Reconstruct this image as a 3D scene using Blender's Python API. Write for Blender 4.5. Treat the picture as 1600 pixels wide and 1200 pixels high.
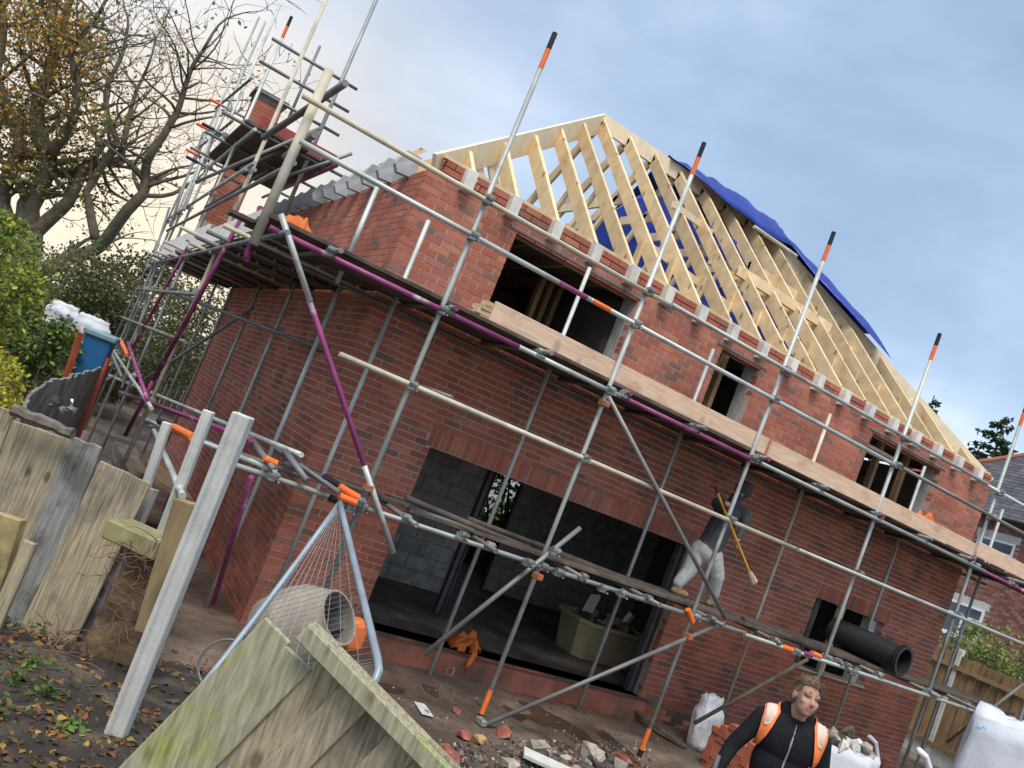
import bpy, bmesh, math, random
from mathutils import Vector, Matrix, Euler, noise
rnd = random.Random(7)
for o in list(bpy.data.objects): bpy.data.objects.remove(o)
scene = bpy.context.scene
COL = scene.collection
R = math.radians

# ---------------------------------------------------------------- camera
# world: X along the front wall to the right, Y away from the street, Z up; ground floor slab at Z = 0
CAM = Vector((-2.584, -8.254, 2.24)); F = 1300.0 / 1600.0
yaw, pitch, roll = 0.49368, 0.08416, 0.37857
fwd = Vector((math.sin(yaw)*math.cos(pitch), math.cos(yaw)*math.cos(pitch), math.sin(pitch)))
r0 = Vector((math.cos(yaw), -math.sin(yaw), 0)); u0 = r0.cross(fwd)
right = r0*math.cos(roll) + u0*math.sin(roll); up = u0*math.cos(roll) - r0*math.sin(roll)
cd = bpy.data.cameras.new('camera'); cam = bpy.data.objects.new('camera', cd); COL.objects.link(cam)
cd.sensor_width = 36; cd.lens = 36*F; cd.clip_end = 2000; cd.clip_start = 0.05
cam.matrix_world = Matrix(((right.x, up.x, -fwd.x, CAM.x), (right.y, up.y, -fwd.y, CAM.y), (right.z, up.z, -fwd.z, CAM.z), (0, 0, 0, 1)))
scene.camera = cam
def ray(px, py): return right*((px-800)/1300) - up*((py-600)/1300) + fwd
def PY(px, py, Y): r = ray(px, py); return CAM + r*((Y-CAM.y)/r.y)
def PX(px, py, X): r = ray(px, py); return CAM + r*((X-CAM.x)/r.x)
def PZ(px, py, Z): r = ray(px, py); return CAM + r*((Z-CAM.z)/r.z)
def PD(px, py, d): return CAM + ray(px, py)*d
def proj(p):
    v = Vector(p)-CAM; d = v.dot(fwd)
    return (800+1300*v.dot(right)/d, 600-1300*v.dot(up)/d, d) if d > .05 else (-9999, -9999, d)

# ---------------------------------------------------------------- world and sun
SUN_EL, SUN_AZ = R(60), R(212)       # high soft light from the street side, through cloud
world = bpy.data.worlds.new('World'); scene.world = world; world.use_nodes = True
wn = world.node_tree.nodes; wl = world.node_tree.links; wn.clear()
out = wn.new('ShaderNodeOutputWorld'); bg = wn.new('ShaderNodeBackground'); wl.new(bg.outputs[0], out.inputs[0])
bg.inputs[1].default_value = 0.12
sky = wn.new('ShaderNodeTexSky'); sky.sky_type = 'NISHITA'; sky.sun_disc = False
sky.sun_elevation = SUN_EL; sky.sun_rotation = SUN_AZ
tc = wn.new('ShaderNodeTexCoord')
def wmath(op, a, b=None, c=None):
    n = wn.new('ShaderNodeMath'); n.operation = op
    for i, v in enumerate((a, b, c)):
        if v is None: continue
        if isinstance(v, (int, float)): n.inputs[i].default_value = v
        else: wl.new(v, n.inputs[i])
    return n.outputs[0]
def wnoise(scale, detail, rough, squash, off=0, dist=0):
    mp = wn.new('ShaderNodeMapping'); mp.inputs['Scale'].default_value = (1, 1, squash); mp.inputs['Location'].default_value = (off, off*.3, off*.7)
    wl.new(tc.outputs['Generated'], mp.inputs[0])
    n = wn.new('ShaderNodeTexNoise'); n.inputs['Scale'].default_value = scale; n.inputs['Detail'].default_value = detail
    n.inputs['Roughness'].default_value = rough; n.inputs['Distortion'].default_value = dist
    wl.new(mp.outputs[0], n.inputs['Vector']); return n.outputs['Fac']
def wramp(fac, stops):
    r = wn.new('ShaderNodeValToRGB'); wl.new(fac, r.inputs[0]); el = r.color_ramp.elements
    while len(el) < len(stops): el.new(.5)
    for e, (p, c) in zip(el, stops): e.position = p; e.color = (*c, 1)
    return r.outputs[0]
def wmix(f, a, b):
    m = wn.new('ShaderNodeMix'); m.data_type = 'RGBA'
    if isinstance(f, (int, float)): m.inputs[0].default_value = f
    else: wl.new(f, m.inputs[0])
    for i, v in ((6, a), (7, b)):
        if isinstance(v, tuple): m.inputs[i].default_value = (*v, 1)
        else: wl.new(v, m.inputs[i])
    return m.outputs[2]
K = 5.1
cl = wramp(wnoise(2.3, 5, .52, 1.9, 3.1, .25), [(.30, (.33*K, .44*K, .58*K)), (.43, (.41*K, .52*K, .67*K)), (.55, (.54*K, .65*K, .80*K)), (.70, (.80*K, .86*K, .95*K))])
dark = wramp(wnoise(1.5, 4, .55, 1.7, 8.3, .2), [(.40, (1.05, 1.05, 1.04)), (.60, (.60, .65, .72))])
mm = wn.new('ShaderNodeMix'); mm.data_type = 'RGBA'; mm.blend_type = 'MULTIPLY'; mm.inputs[0].default_value = .75
wl.new(cl, mm.inputs[6]); wl.new(dark, mm.inputs[7])
sk = wmix(.86, sky.outputs[0], mm.outputs[2])
# the lit cloud low over the gardens behind the house
gd = PD(210, 330, 1) - CAM; gd.normalize()
dp = wn.new('ShaderNodeVectorMath'); dp.operation = 'DOT_PRODUCT'; wl.new(tc.outputs['Generated'], dp.inputs[0]); dp.inputs[1].default_value = gd
gl = wmath('POWER', wmath('MAXIMUM', dp.outputs['Value'], 0), 26)
gl = wmath('MULTIPLY', gl, wmath('ADD', .55, wmath('MULTIPLY', wnoise(3.5, 4, .5, 1.6, 1.7), .75)))
sk = wmix(wmath('MINIMUM', gl, .92), sk, (.84*K, .71*K, .53*K))
wl.new(sk, bg.inputs[0])
sd = bpy.data.lights.new('sun', 'SUN'); sd.energy = 1.5; sd.angle = R(28); sd.color = (1.0, .95, .88)
sun = bpy.data.objects.new('sun', sd); COL.objects.link(sun)
sdir = Vector((math.sin(SUN_AZ)*math.cos(SUN_EL), math.cos(SUN_AZ)*math.cos(SUN_EL), math.sin(SUN_EL)))
sun.rotation_euler = sdir.to_track_quat('Z', 'Y').to_euler(); sun.location = (0, -20, 30)
scene.view_settings.view_transform = 'Standard'; scene.view_settings.look = 'None'
scene.view_settings.exposure = 1.22; scene.view_settings.gamma = 1

# ---------------------------------------------------------------- materials
MATS = {}
def mat(name, color, rough=.8, metal=0, spec=.3, var=.25, scale=6.0, detail=4, bump=0, bscale=None, attr=None, color2=None, c2lo=.5, c2hi=.65, c2scale=2.0, stretch=None, rand=0, bdist=.01, subsurf=0, alpha=1, obj=True, transl=0, knots=0, kscale=5.0):
    if name in MATS: return MATS[name]
    m = bpy.data.materials.new(name); m.use_nodes = True; nt = m.node_tree; N = nt.nodes; L = nt.links
    b = N['Principled BSDF']; b.inputs['Roughness'].default_value = rough; b.inputs['Metallic'].default_value = metal
    b.inputs['Specular IOR Level'].default_value = spec
    t = N.new('ShaderNodeTexCoord'); vec = t.outputs['Object' if obj else 'Generated']
    if stretch:
        mp = N.new('ShaderNodeMapping'); mp.inputs['Scale'].default_value = stretch; L.new(vec, mp.inputs[0]); vec = mp.outputs[0]
    n = N.new('ShaderNodeTexNoise'); n.inputs['Scale'].default_value = scale; n.inputs['Detail'].default_value = detail; L.new(vec, n.inputs['Vector'])
    if attr:
        a = N.new('ShaderNodeAttribute'); a.attribute_name = attr; csock = a.outputs['Color']
    else:
        c = N.new('ShaderNodeRGB'); c.outputs[0].default_value = (*color, 1); csock = c.outputs[0]
    if color2:
        n2 = N.new('ShaderNodeTexNoise'); n2.inputs['Scale'].default_value = c2scale; n2.inputs['Detail'].default_value = 5; n2.inputs['Roughness'].default_value = .6; L.new(t.outputs['Object'], n2.inputs['Vector'])
        rp = N.new('ShaderNodeMapRange'); rp.inputs[1].default_value = c2lo; rp.inputs[2].default_value = c2hi; L.new(n2.outputs['Fac'], rp.inputs[0])
        mx = N.new('ShaderNodeMix'); mx.data_type = 'RGBA'; L.new(rp.outputs[0], mx.inputs[0]); L.new(csock, mx.inputs[6]); mx.inputs[7].default_value = (*color2, 1); csock = mx.outputs[2]
    if knots:
        mk = N.new('ShaderNodeMapping'); mk.inputs['Scale'].default_value = (kscale, kscale, kscale*.55); L.new(t.outputs['Object'], mk.inputs[0])
        vo = N.new('ShaderNodeTexVoronoi'); vo.inputs['Scale'].default_value = 1.0; L.new(mk.outputs[0], vo.inputs['Vector'])
        rk = N.new('ShaderNodeMapRange'); rk.inputs[1].default_value = .09; rk.inputs[2].default_value = .17; rk.inputs[3].default_value = knots; rk.inputs[4].default_value = 0; L.new(vo.outputs['Distance'], rk.inputs[0])
        mk2 = N.new('ShaderNodeMix'); mk2.data_type = 'RGBA'; L.new(rk.outputs[0], mk2.inputs[0]); L.new(csock, mk2.inputs[6]); mk2.inputs[7].default_value = (color[0]*.28, color[1]*.22, color[2]*.18, 1); csock = mk2.outputs[2]
    hs = N.new('ShaderNodeHueSaturation'); L.new(csock, hs.inputs['Color'])
    mr = N.new('ShaderNodeMapRange'); mr.inputs[1].default_value = .25; mr.inputs[2].default_value = .75; mr.inputs[3].default_value = 1-var; mr.inputs[4].default_value = 1+var
    L.new(n.outputs['Fac'], mr.inputs[0]); vs = mr.outputs[0]
    if rand:
        oi = N.new('ShaderNodeObjectInfo'); m2 = N.new('ShaderNodeMapRange'); m2.inputs[3].default_value = 1-rand; m2.inputs[4].default_value = 1+rand; L.new(oi.outputs['Random'], m2.inputs[0])
        mu = N.new('ShaderNodeMath'); mu.operation = 'MULTIPLY'; L.new(vs, mu.inputs[0]); L.new(m2.outputs[0], mu.inputs[1]); vs = mu.outputs[0]
    L.new(vs, hs.inputs['Value']); L.new(hs.outputs[0], b.inputs['Base Color'])
    if bump:
        nb = N.new('ShaderNodeTexNoise'); nb.inputs['Scale'].default_value = bscale or scale*3; nb.inputs['Detail'].default_value = 4; L.new(vec, nb.inputs['Vector'])
        bp = N.new('ShaderNodeBump'); bp.inputs['Strength'].default_value = bump; bp.inputs['Distance'].default_value = bdist; L.new(nb.outputs['Fac'], bp.inputs['Height']); L.new(bp.outputs[0], b.inputs['Normal'])
    if transl:
        tr = N.new('ShaderNodeBsdfTranslucent'); L.new(hs.outputs[0], tr.inputs[0]); ms = N.new('ShaderNodeMixShader'); ms.inputs[0].default_value = transl
        L.new(b.outputs[0], ms.inputs[1]); L.new(tr.outputs[0], ms.inputs[2]); L.new(ms.outputs[0], N['Material Output'].inputs[0])
    MATS[name] = m; return m
BRICK = mat('brick', (.3, .1, .06), rough=.9, spec=.15, var=.30, scale=1.6, detail=9, bump=.5, bscale=60, attr='col', bdist=.004, color2=(.33, .20, .15), c2lo=.60, c2hi=.80, c2scale=1.7)
MORTAR = mat('mortar', (.47, .36, .285), rough=.95, spec=.1, var=.22, scale=4, bump=.3, bscale=80, color2=(.40, .25, .18), c2lo=.55, c2hi=.8, c2scale=1.1)
GALV = mat('galvanised tube', (.40, .42, .385), rough=.5, metal=.25, spec=.5, var=.3, scale=3, detail=6, rand=.3, color2=(.26, .22, .18), c2lo=.56, c2hi=.72, c2scale=2.2)
GALVD = mat('weathered tube', (.20, .20, .19), rough=.55, metal=.4, var=.35, scale=4, rand=.2, color2=(.15, .10, .07), c2lo=.5, c2hi=.7)
PURPLE = mat('purple paint', (.25, .045, .14), rough=.5, spec=.4, var=.35, scale=7, color2=(.40, .36, .38), c2lo=.58, c2hi=.66, c2scale=2.5)
CREAM = mat('cream tube', (.52, .46, .33), rough=.6, var=.25, scale=5, color2=(.40, .38, .33), c2lo=.5, c2hi=.65)
ORANGE = mat('orange sleeve', (.80, .17, .035), rough=.5, var=.15, scale=8)
BLACKP = mat('black sleeve', (.015, .015, .018), rough=.5, var=.2)
COUP = mat('coupler steel', (.33, .35, .33), rough=.45, metal=.6, var=.4, scale=20, rand=.3, color2=(.20, .13, .08), c2lo=.5, c2hi=.7, c2scale=8)
PINE = mat('new pine', (.72, .53, .30), knots=.75, kscale=4.5, rough=.65, var=.2, scale=5, stretch=(1, 1, 1), detail=5, rand=.14, color2=(.62, .38, .17), c2lo=.56, c2hi=.72, c2scale=3.2)
PINEPALE = mat('pale pine edge', (.76, .62, .41), rough=.65, var=.12, scale=6, rand=.08)
BLOCKW = mat('pale board', (.70, .66, .59), rough=.85, var=.16, scale=12, rand=.10, color2=(.44, .40, .35), c2lo=.5, c2hi=.7, c2scale=6)
TRAY = mat('grey foil board', (.42, .44, .44), rough=.6, var=.18, scale=8, rand=.12, color2=(.33, .34, .34), c2lo=.45, c2hi=.65, c2scale=4)
TOE = mat('toe board timber', (.64, .44, .30), knots=.4, kscale=3.2, rough=.75, var=.2, scale=7, stretch=(.6, 3, 5), color2=(.50, .31, .20), c2lo=.54, c2hi=.72, c2scale=3, rand=.08)
DECK = mat('scaffold board', (.105, .08, .063), rough=.85, var=.4, scale=6, rand=.25, bump=.3, color2=(.05, .04, .034), c2lo=.45, c2hi=.7, c2scale=2.5)
TARP = mat('blue tarpaulin', (.012, .045, .34), rough=.42, spec=.5, var=.25, scale=3, bump=.35, bscale=7, bdist=.05, transl=.25)
BLOCK = mat('concrete block', (.33, .32, .29), rough=.95, var=.3, scale=7, rand=.12, bump=.3, bscale=40)
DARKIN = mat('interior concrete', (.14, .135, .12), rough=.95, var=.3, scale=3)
JOIST = mat('old joist', (.30, .19, .10), rough=.8, var=.3, scale=8, rand=.2)
CONC = mat('concrete post', (.56, .55, .50), rough=.9, var=.14, scale=9, bump=.2, bscale=90, color2=(.40, .40, .34), c2lo=.52, c2hi=.72, c2scale=3.5, rand=.06)
OLDWOOD = mat('weathered fence', (.32, .265, .18), knots=.8, kscale=8, rough=.9, spec=.15, var=.45, scale=14, stretch=(7, 7, .3), detail=6, bump=.45, bscale=40, color2=(.17, .155, .12), c2lo=.45, c2hi=.66, c2scale=2.6, rand=.22, bdist=.006)
ALGAE = mat('algae fence', (.34, .32, .21), knots=.8, kscale=7, rough=.9, spec=.15, var=.4, scale=14, stretch=(6, 6, .4), bump=.35, bscale=40, color2=(.30, .315, .10), c2lo=.5, c2hi=.66, c2scale=5, rand=.12, bdist=.006)
# ---------------------------------------------------------------- mesh helpers
class MB:
    def __init__(s): s.v = []; s.f = []; s.c = []; s.m = []
    def add(s, vs, fs, col=(1, 1, 1), mi=0):
        o = len(s.v); s.v += [tuple(v) for v in vs]
        for f in fs: s.f.append(tuple(i+o for i in f)); s.c.append(col); s.m.append(mi)
    def box(s, c, size, rot=None, col=(1, 1, 1), mi=0):
        hx, hy, hz = size[0]/2, size[1]/2, size[2]/2; c = Vector(c)
        vs = [Vector((x, y, z)) for x in (-hx, hx) for y in (-hy, hy) for z in (-hz, hz)]
        if rot is not None: vs = [rot @ v for v in vs]
        s.add([c+v for v in vs], BOXF, col, mi)
    def mm(s, lo, hi, col=(1, 1, 1), mi=0):
        s.box([(a+b)/2 for a, b in zip(lo, hi)], [b-a for a, b in zip(lo, hi)], None, col, mi)
    def tube(s, p0, p1, r=.024, n=8, col=(1, 1, 1), mi=0, r1=None, cap=True, hollow=False):
        p0 = Vector(p0); p1 = Vector(p1); r1 = r if r1 is None else r1
        q = (p1-p0).to_track_quat('Z', 'Y').to_matrix(); a = [2*math.pi*i/n for i in range(n)]
        vs = [p0+q @ Vector((r*math.cos(t), r*math.sin(t), 0)) for t in a]+[p1+q @ Vector((r1*math.cos(t), r1*math.sin(t), 0)) for t in a]
        fs = [(i, (i+1) % n, n+(i+1) % n, n+i) for i in range(n)]
        if cap: fs += [tuple(range(n-1, -1, -1)), tuple(range(n, 2*n))]
        s.add(vs, fs, col, mi)
    def path(s, pts, r, n=8, col=(1, 1, 1), mi=0, close=False):
        pts = [Vector(p) for p in pts]; k = len(pts); rs = r if isinstance(r, (list, tuple)) else [r]*k
        vs = []; nrm = None
        for i, p in enumerate(pts):
            t = (pts[(i+1) % k if close else min(i+1, k-1)]-pts[(i-1) % k if close else max(i-1, 0)]).normalized()
            if nrm is None: nrm = t.orthogonal().normalized()
            nrm = (nrm-t*nrm.dot(t)).normalized(); b = t.cross(nrm)
            vs += [p+(nrm*math.cos(2*math.pi*j/n)+b*math.sin(2*math.pi*j/n))*rs[i] for j in range(n)]
        fs = []
        for i in range(k if close else k-1):
            i2 = (i+1) % k
            fs += [(i*n+j, i*n+(j+1) % n, i2*n+(j+1) % n, i2*n+j) for j in range(n)]
        if not close: fs += [tuple(range(n-1, -1, -1)), tuple((k-1)*n+j for j in range(n))]
        s.add(vs, fs, col, mi)
    def prism(s, poly, ext, col=(1, 1, 1), mi=0):   # polygon of 3D points, extruded by vector ext
        n = len(poly); ext = Vector(ext); vs = [Vector(p) for p in poly]; vs += [p+ext for p in vs]
        s.add(vs, [tuple(range(n-1, -1, -1)), tuple(range(n, 2*n))]+[(i, (i+1) % n, n+(i+1) % n, n+i) for i in range(n)], col, mi)
    def lathe(s, prof, c=(0, 0, 0), n=20, rot=None, col=(1, 1, 1), mi=0):  # prof: (r, z)
        c = Vector(c); vs = []
        for r, z in prof:
            for j in range(n):
                v = Vector((r*math.cos(2*math.pi*j/n), r*math.sin(2*math.pi*j/n), z)); vs.append(c+(rot @ v if rot is not None else v))
        fs = [(i*n+j, i*n+(j+1) % n, (i+1)*n+(j+1) % n, (i+1)*n+j) for i in range(len(prof)-1) for j in range(n)]
        s.add(vs, fs, col, mi)
    def mesh(s, name, mats, colors=False, smooth=False):
        me = bpy.data.meshes.new(name); me.from_pydata(s.v, [], s.f)
        for m in (mats if isinstance(mats, (list, tuple)) else [mats]): me.materials.append(m)
        if any(s.m): me.polygons.foreach_set('material_index', s.m)
        if colors:
            at = me.color_attributes.new('col', 'FLOAT_COLOR', 'CORNER'); arr = []
            for f, c in zip(s.f, s.c): arr += [c[0], c[1], c[2], 1.0]*len(f)
            at.data.foreach_set('color', arr)
        if smooth: me.polygons.foreach_set('use_smooth', [True]*len(me.polygons))
        me.update(); return me
    def build(s, name, mats, parent=None, colors=False, smooth=False, **kw):
        return obj(name, s.mesh(name, mats, colors, smooth), parent, **kw)
BOXF = [(0, 1, 3, 2), (4, 6, 7, 5), (0, 4, 5, 1), (2, 3, 7, 6), (0, 2, 6, 4), (1, 5, 7, 3)]
def obj(name, data, parent=None, label=None, cat=None, group=None, kind=None, loc=None):
    o = bpy.data.objects.new(name, data); COL.objects.link(o)
    if loc is not None: o.location = loc
    if parent is not None:
        o.parent = parent
    for k, v in (('label', label), ('category', cat), ('group', group), ('kind', kind)):
        if v: o[k] = v
    return o
def thing(name, label, cat, group=None): return obj(name, None, None, label, cat, group)   # things keep their origin at the world origin until placed
def smooth_by(o, ang=40):
    o.data.polygons.foreach_set('use_smooth', [True]*len(o.data.polygons))
    m = o.modifiers.new('edges', 'EDGE_SPLIT'); m.split_angle = R(ang)
def bevel(o, w=.004, seg=1):
    m = o.modifiers.new('bevel', 'BEVEL'); m.width = w; m.segments = seg; m.limit_method = 'ANGLE'; m.angle_limit = R(40)
def rotz(a): return Matrix.Rotation(a, 3, 'Z')
def fr(seed, x, y=0, z=0): return noise.noise(Vector((x+seed*17.3, y+seed*5.1, z-seed*9.7)))
def ss(a, b, x): t = max(0, min(1, (x-a)/(b-a))); return t*t*(3-2*t)

# ---------------------------------------------------------------- ground
def gh(x, y):
    g = -.27
    if y < 0:
        l = ss(.6, -1.2, x)
        g += (1-l)*.75*ss(3.2, 8.0, -y) + l*.80*ss(1.2, 3.9, -y)
    g += .025*fr(1, x*.9, y*.9)+.012*fr(2, x*3, y*3)
    return g
def axis(lo, hi, fine0, fine1, df, dc):
    a = []; x = lo
    while x < hi:
        a.append(x); x += df if fine0 <= x < fine1 else dc*(1+.08*max(0, abs(x-(fine0+fine1)/2)-8))
    return a+[hi]
gx = axis(-260, 300, -5, 12, .14, .8); gy = axis(-60, 300, -9, 3, .14, .8)
g = MB(); g.v = [(x, y, gh(x, y)) for y in gy for x in gx]; nx = len(gx)
g.f = [(j*nx+i, j*nx+i+1, (j+1)*nx+i+1, (j+1)*nx+i) for j in range(len(gy)-1) for i in range(nx-1)]; g.c = [0]*len(g.f); g.m = [0]*len(g.f)
def mud():
    m = mat('site mud', (.105, .082, .064), rough=.9, spec=.3, var=.45, scale=2.2, detail=8, bump=.6, bscale=16, bdist=.03, color2=(.20, .15, .115), c2lo=.48, c2hi=.62, c2scale=.9)
    nt = m.node_tree; N = nt.nodes; L = nt.links; b = N['Principled BSDF']
    t = N.new('ShaderNodeTexCoord'); n = N.new('ShaderNodeTexNoise'); n.inputs['Scale'].default_value = .75; n.inputs['Detail'].default_value = 5
    mp = N.new('ShaderNodeMapping'); mp.inputs['Location'].default_value = (3.3, 1.6, 0); L.new(t.outputs['Object'], mp.inputs[0]); L.new(mp.outputs[0], n.inputs['Vector'])
    mr = N.new('ShaderNodeMapRange'); mr.inputs[1].default_value = .44; mr.inputs[2].default_value = .58; mr.inputs[3].default_value = .85; mr.inputs[4].default_value = .12
    L.new(n.outputs['Fac'], mr.inputs[0]); L.new(mr.outputs[0], b.inputs['Roughness'])
    return m
ground = g.build('ground', mud(), kind='structure', smooth=True)
m = MB(); m.add([(.2, -2.6, -.274), (4.3, -2.6, -.274), (4.3, -.35, -.274), (.2, -.35, -.274)], [(0, 1, 2, 3)])
m.build('puddle', mat('muddy water', (.06, .042, .028), rough=.06, spec=.5, var=.2, scale=2), kind='structure')

# ---------------------------------------------------------------- house
H = 11.0; LW = 8.8; TOP = 4.70          # front width, left wall length, top of the brickwork
house = thing('house', 'half built red brick house with open timber hip roof and bare window openings', 'house')
PAL = [(.40, .130, .084), (.375, .118, .077), (.42, .145, .090), (.355, .112, .077), (.40, .138, .096), (.435, .160, .096), (.375, .126, .090), (.39, .120, .073),
       (.25, .120, .088), (.215, .115, .088), (.28, .130, .092), (.32, .120, .085), (.45, .180, .105), (.38, .138, .103)]
def pick(): return rnd.choice(PAL[:8]) if rnd.random() < .74 else rnd.choice(PAL[8:])
CH = .075; BL = .225
OPEN_F = [(1.21, 5.30, .0, 2.04), (7.87, 9.55, .99, 2.02), (1.21, 3.06, 3.60, 4.61), (4.55, 5.30, 3.60, 4.61), (7.82, 9.62, 3.60, 4.61)]
SOLD = [(1.15, 5.36, 2.04, 2.265), (7.81, 9.61, 2.02, 2.245)]
allb = []      # (centre, size, axis, colour)
def lay(length, axis, opens, solds, z0, z1):
    k = 0; z = z0
    while z < z1-.02:
        odd = k % 2; zc = z+CH/2
        start = 0.0 if (odd == 0) == (axis == 'x') else .1125
        blocks = [(a, b) for a, b, c, d in list(opens)+list(solds) if c-.01 < zc < d-.001]
        segs = []; x = start
        for a, b in sorted(blocks):
            if a > x: segs.append((x, a))
            x = max(x, b)
        if x < length: segs.append((x, length))
        for a, b in segs:
            g0 = math.floor((a-start)/BL)*BL+start+(BL/2 if False else 0)
            off = 0 if odd == 0 else 0
            x = a
            first = True
            while x < b-.03:
                # bond grid: joints at n*BL (even) or n*BL + .1125 (odd)
                grid = .0 if odd == 0 else .1125
                n = math.floor((x-grid+1e-4)/BL)+1; e = min(b, n*BL+grid)
                x1 = x+(.006 if x > a+1e-6 else 0); e1 = e-(.006 if e < b-1e-6 else 0)
                if e-x > .03: allb.append((((x1+e1)/2, zc), (e1-x1, .0625), axis, pick()))
                x = e
        z += CH; k += 1
lay(H, 'x', OPEN_F, SOLD, -.30, TOP)
lay(LW, 'y', [], [], -.30, TOP)
for a, b, c, d in SOLD:
    n = int((b-a)/.075); w = (b-a)/n
    for i in range(n): allb.append(((a+w*(i+.5), (c+d)/2), (w-.011, .213), 'x', rnd.choice(PAL[:8]) if rnd.random() < .8 else rnd.choice(PAL[8:])))
# brick infill between the rafter feet along the front eaves
RAFX = [.44+.59*i for i in range(18)]
for i in range(len(RAFX)+1):
    a = RAFX[i-1]+.06 if i else .16; b = RAFX[i]-.06 if i < len(RAFX) else H-.05
    for k in range(3):
        x = a
        while x < b-.03:
            e = min(b, x+BL*(1 if (k+i) % 2 or x > a else .5)); e = b if b-e < .05 else e
            allb.append((((x+e)/2, TOP+CH*(k+.5)), (e-x-.011, .063), 'x', pick() if rnd.random() < .8 else PAL[3])); x = e
def bpos(b):
    (u, z), (l, h), ax, c = b; d = .0525
    return Vector((u, d, z)) if ax == 'x' else Vector((d, u, z))
def near(b):
    p = bpos(b); q = proj(p)
    if not (0 < q[0] < 1600 and 0 < q[1] < 1200): return 1e9
    w = b[1][0]*(1 if b[2] == 'x' else .45)
    return q[2]/w**.5
order = sorted(range(len(allb)), key=lambda i: near(allb[i])); single = set(order[:300])
front = MB(); core = .005
def panel(mb, ax, a, b, z0, z1, d0=core, d1=.10):
    if ax == 'x': mb.mm((a, d0, z0), (b, d1, z1))
    else: mb.mm((d0, a, z0), (d1, b, z1))
def punched(mb, a0, a1, z0, z1, opens, d0, d1):
    zs = sorted({z0, z1}|{z for o in opens for z in o[2:] if z0 < z < z1})
    for za, zb in zip(zs, zs[1:]):
        x = a0
        for o in sorted(o for o in opens if o[2] <= za+1e-6 and o[3] >= zb-1e-6):
            if o[0] > x: panel(mb, 'x', x, o[0], za, zb, d0, d1)
            x = o[1]
        if x < a1: panel(mb, 'x', x, a1, za, zb, d0, d1)
punched(front, .006, H, -.30, TOP, OPEN_F, core, .0995)
fw = front.build('front_wall', MORTAR, house)
lw = MB(); panel(lw, 'y', .1005, LW, -.30, TOP, core, .10); lwall = lw.build('side_wall', MORTAR, house)
il = MB(); punched(il, .3, H-.02, -.30, TOP-.01, [(a+.01, b-.01, c, d-.0) for a, b, c, d in OPEN_F], .1025, .30)
il.mm((.1025, .3, -.3), (.30, LW, TOP-.01)); il.mm((H-.3, .3, -.3), (H, 6.9, TOP-.01))
inner = il.build('inner_leaf', BLOCK, house)
rw = MB(); rw.mm((.32, 6.9, -.3), (4.4, 7.1, TOP)); rw.mm((7.2, 6.9, -.3), (H, 7.1, TOP)); rw.mm((4.4, 6.9, -.3), (7.2, 7.1, .95)); rw.mm((4.4, 6.9, 2.1), (7.2, 7.1, TOP)); rw.mm((.32, 8.6, -.3), (3.0, LW, TOP)); rw.mm((3.0, 7.1, -.3), (3.2, 8.8, TOP))
rw.build('rear_wall', BLOCK, house)
cache = {}; fs_, ls_ = MB(), MB()
for i, b in enumerate(allb):
    (u, z), (l, h), ax, c = b; jit = Vector((rnd.uniform(-.002, .002), rnd.uniform(-.0015, .0015), rnd.uniform(-.001, .001)))
    p = bpos(b)+(jit if ax == 'x' else Vector((jit.y, jit.x, jit.z))); size = (l, .105, h) if ax == 'x' else (.105, l, h)
    if i in single:
        key = (ax, round(l, 3), round(h, 3), c)
        if key not in cache:
            m = MB(); m.box((0, 0, 0), size, None, c); cache[key] = m.mesh('brick', BRICK, True)
        obj('brick', cache[key], fw if ax == 'x' else lwall, loc=p)
    else: (fs_ if ax == 'x' else ls_).box(p, size, None, c)
fs_.build('brickwork', BRICK, fw, True, kind='stuff'); ls_.build('brickwork', BRICK, lwall, True, kind='stuff')
# slab, footing, upper floor, ceiling, partitions
m = MB(); m.mm((.3, .0, -.28), (H-.3, 6.9, 0)); sl = m.build('floor_slab', mat('wet slab', (.11, .09, .075), rough=.55, var=.5, scale=2, detail=7, color2=(.15, .13, .11), c2lo=.5, c2hi=.65, bump=.2), house)
m = MB(); m.mm((1.15, -.10, -.30), (5.36, -.002, -.03)); m.build('footing', mat('red footing', (.29, .11, .07), rough=.9, var=.4, scale=3, detail=7, color2=(.15, .09, .065), c2lo=.5, c2hi=.7, bump=.4), house)
m = MB(); m.mm((.3, .3, 2.50), (H-.3, 6.9, 2.62)); m.build('upper_floor', JOIST, house)
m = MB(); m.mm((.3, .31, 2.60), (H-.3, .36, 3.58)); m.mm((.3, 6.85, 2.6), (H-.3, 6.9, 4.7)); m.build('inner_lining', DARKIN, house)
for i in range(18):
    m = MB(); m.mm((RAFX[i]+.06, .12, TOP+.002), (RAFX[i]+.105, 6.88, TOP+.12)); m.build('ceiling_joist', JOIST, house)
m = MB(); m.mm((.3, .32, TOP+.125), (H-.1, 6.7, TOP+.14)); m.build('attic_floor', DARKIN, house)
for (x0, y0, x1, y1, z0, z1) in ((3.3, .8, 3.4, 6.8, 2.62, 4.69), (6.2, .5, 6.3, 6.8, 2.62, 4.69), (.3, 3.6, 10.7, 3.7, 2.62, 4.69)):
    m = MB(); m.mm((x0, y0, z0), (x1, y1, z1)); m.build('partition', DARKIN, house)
for x, y in ((2.45, 1.4), (2.62, 1.45), (2.8, 1.5), (4.95, .35), (8.75, .5), (9.45, .5)):
    m = MB(); m.mm((x, y, 2.62), (x+.07, y+.1, 4.695)); m.build('stud', JOIST, house)
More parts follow.
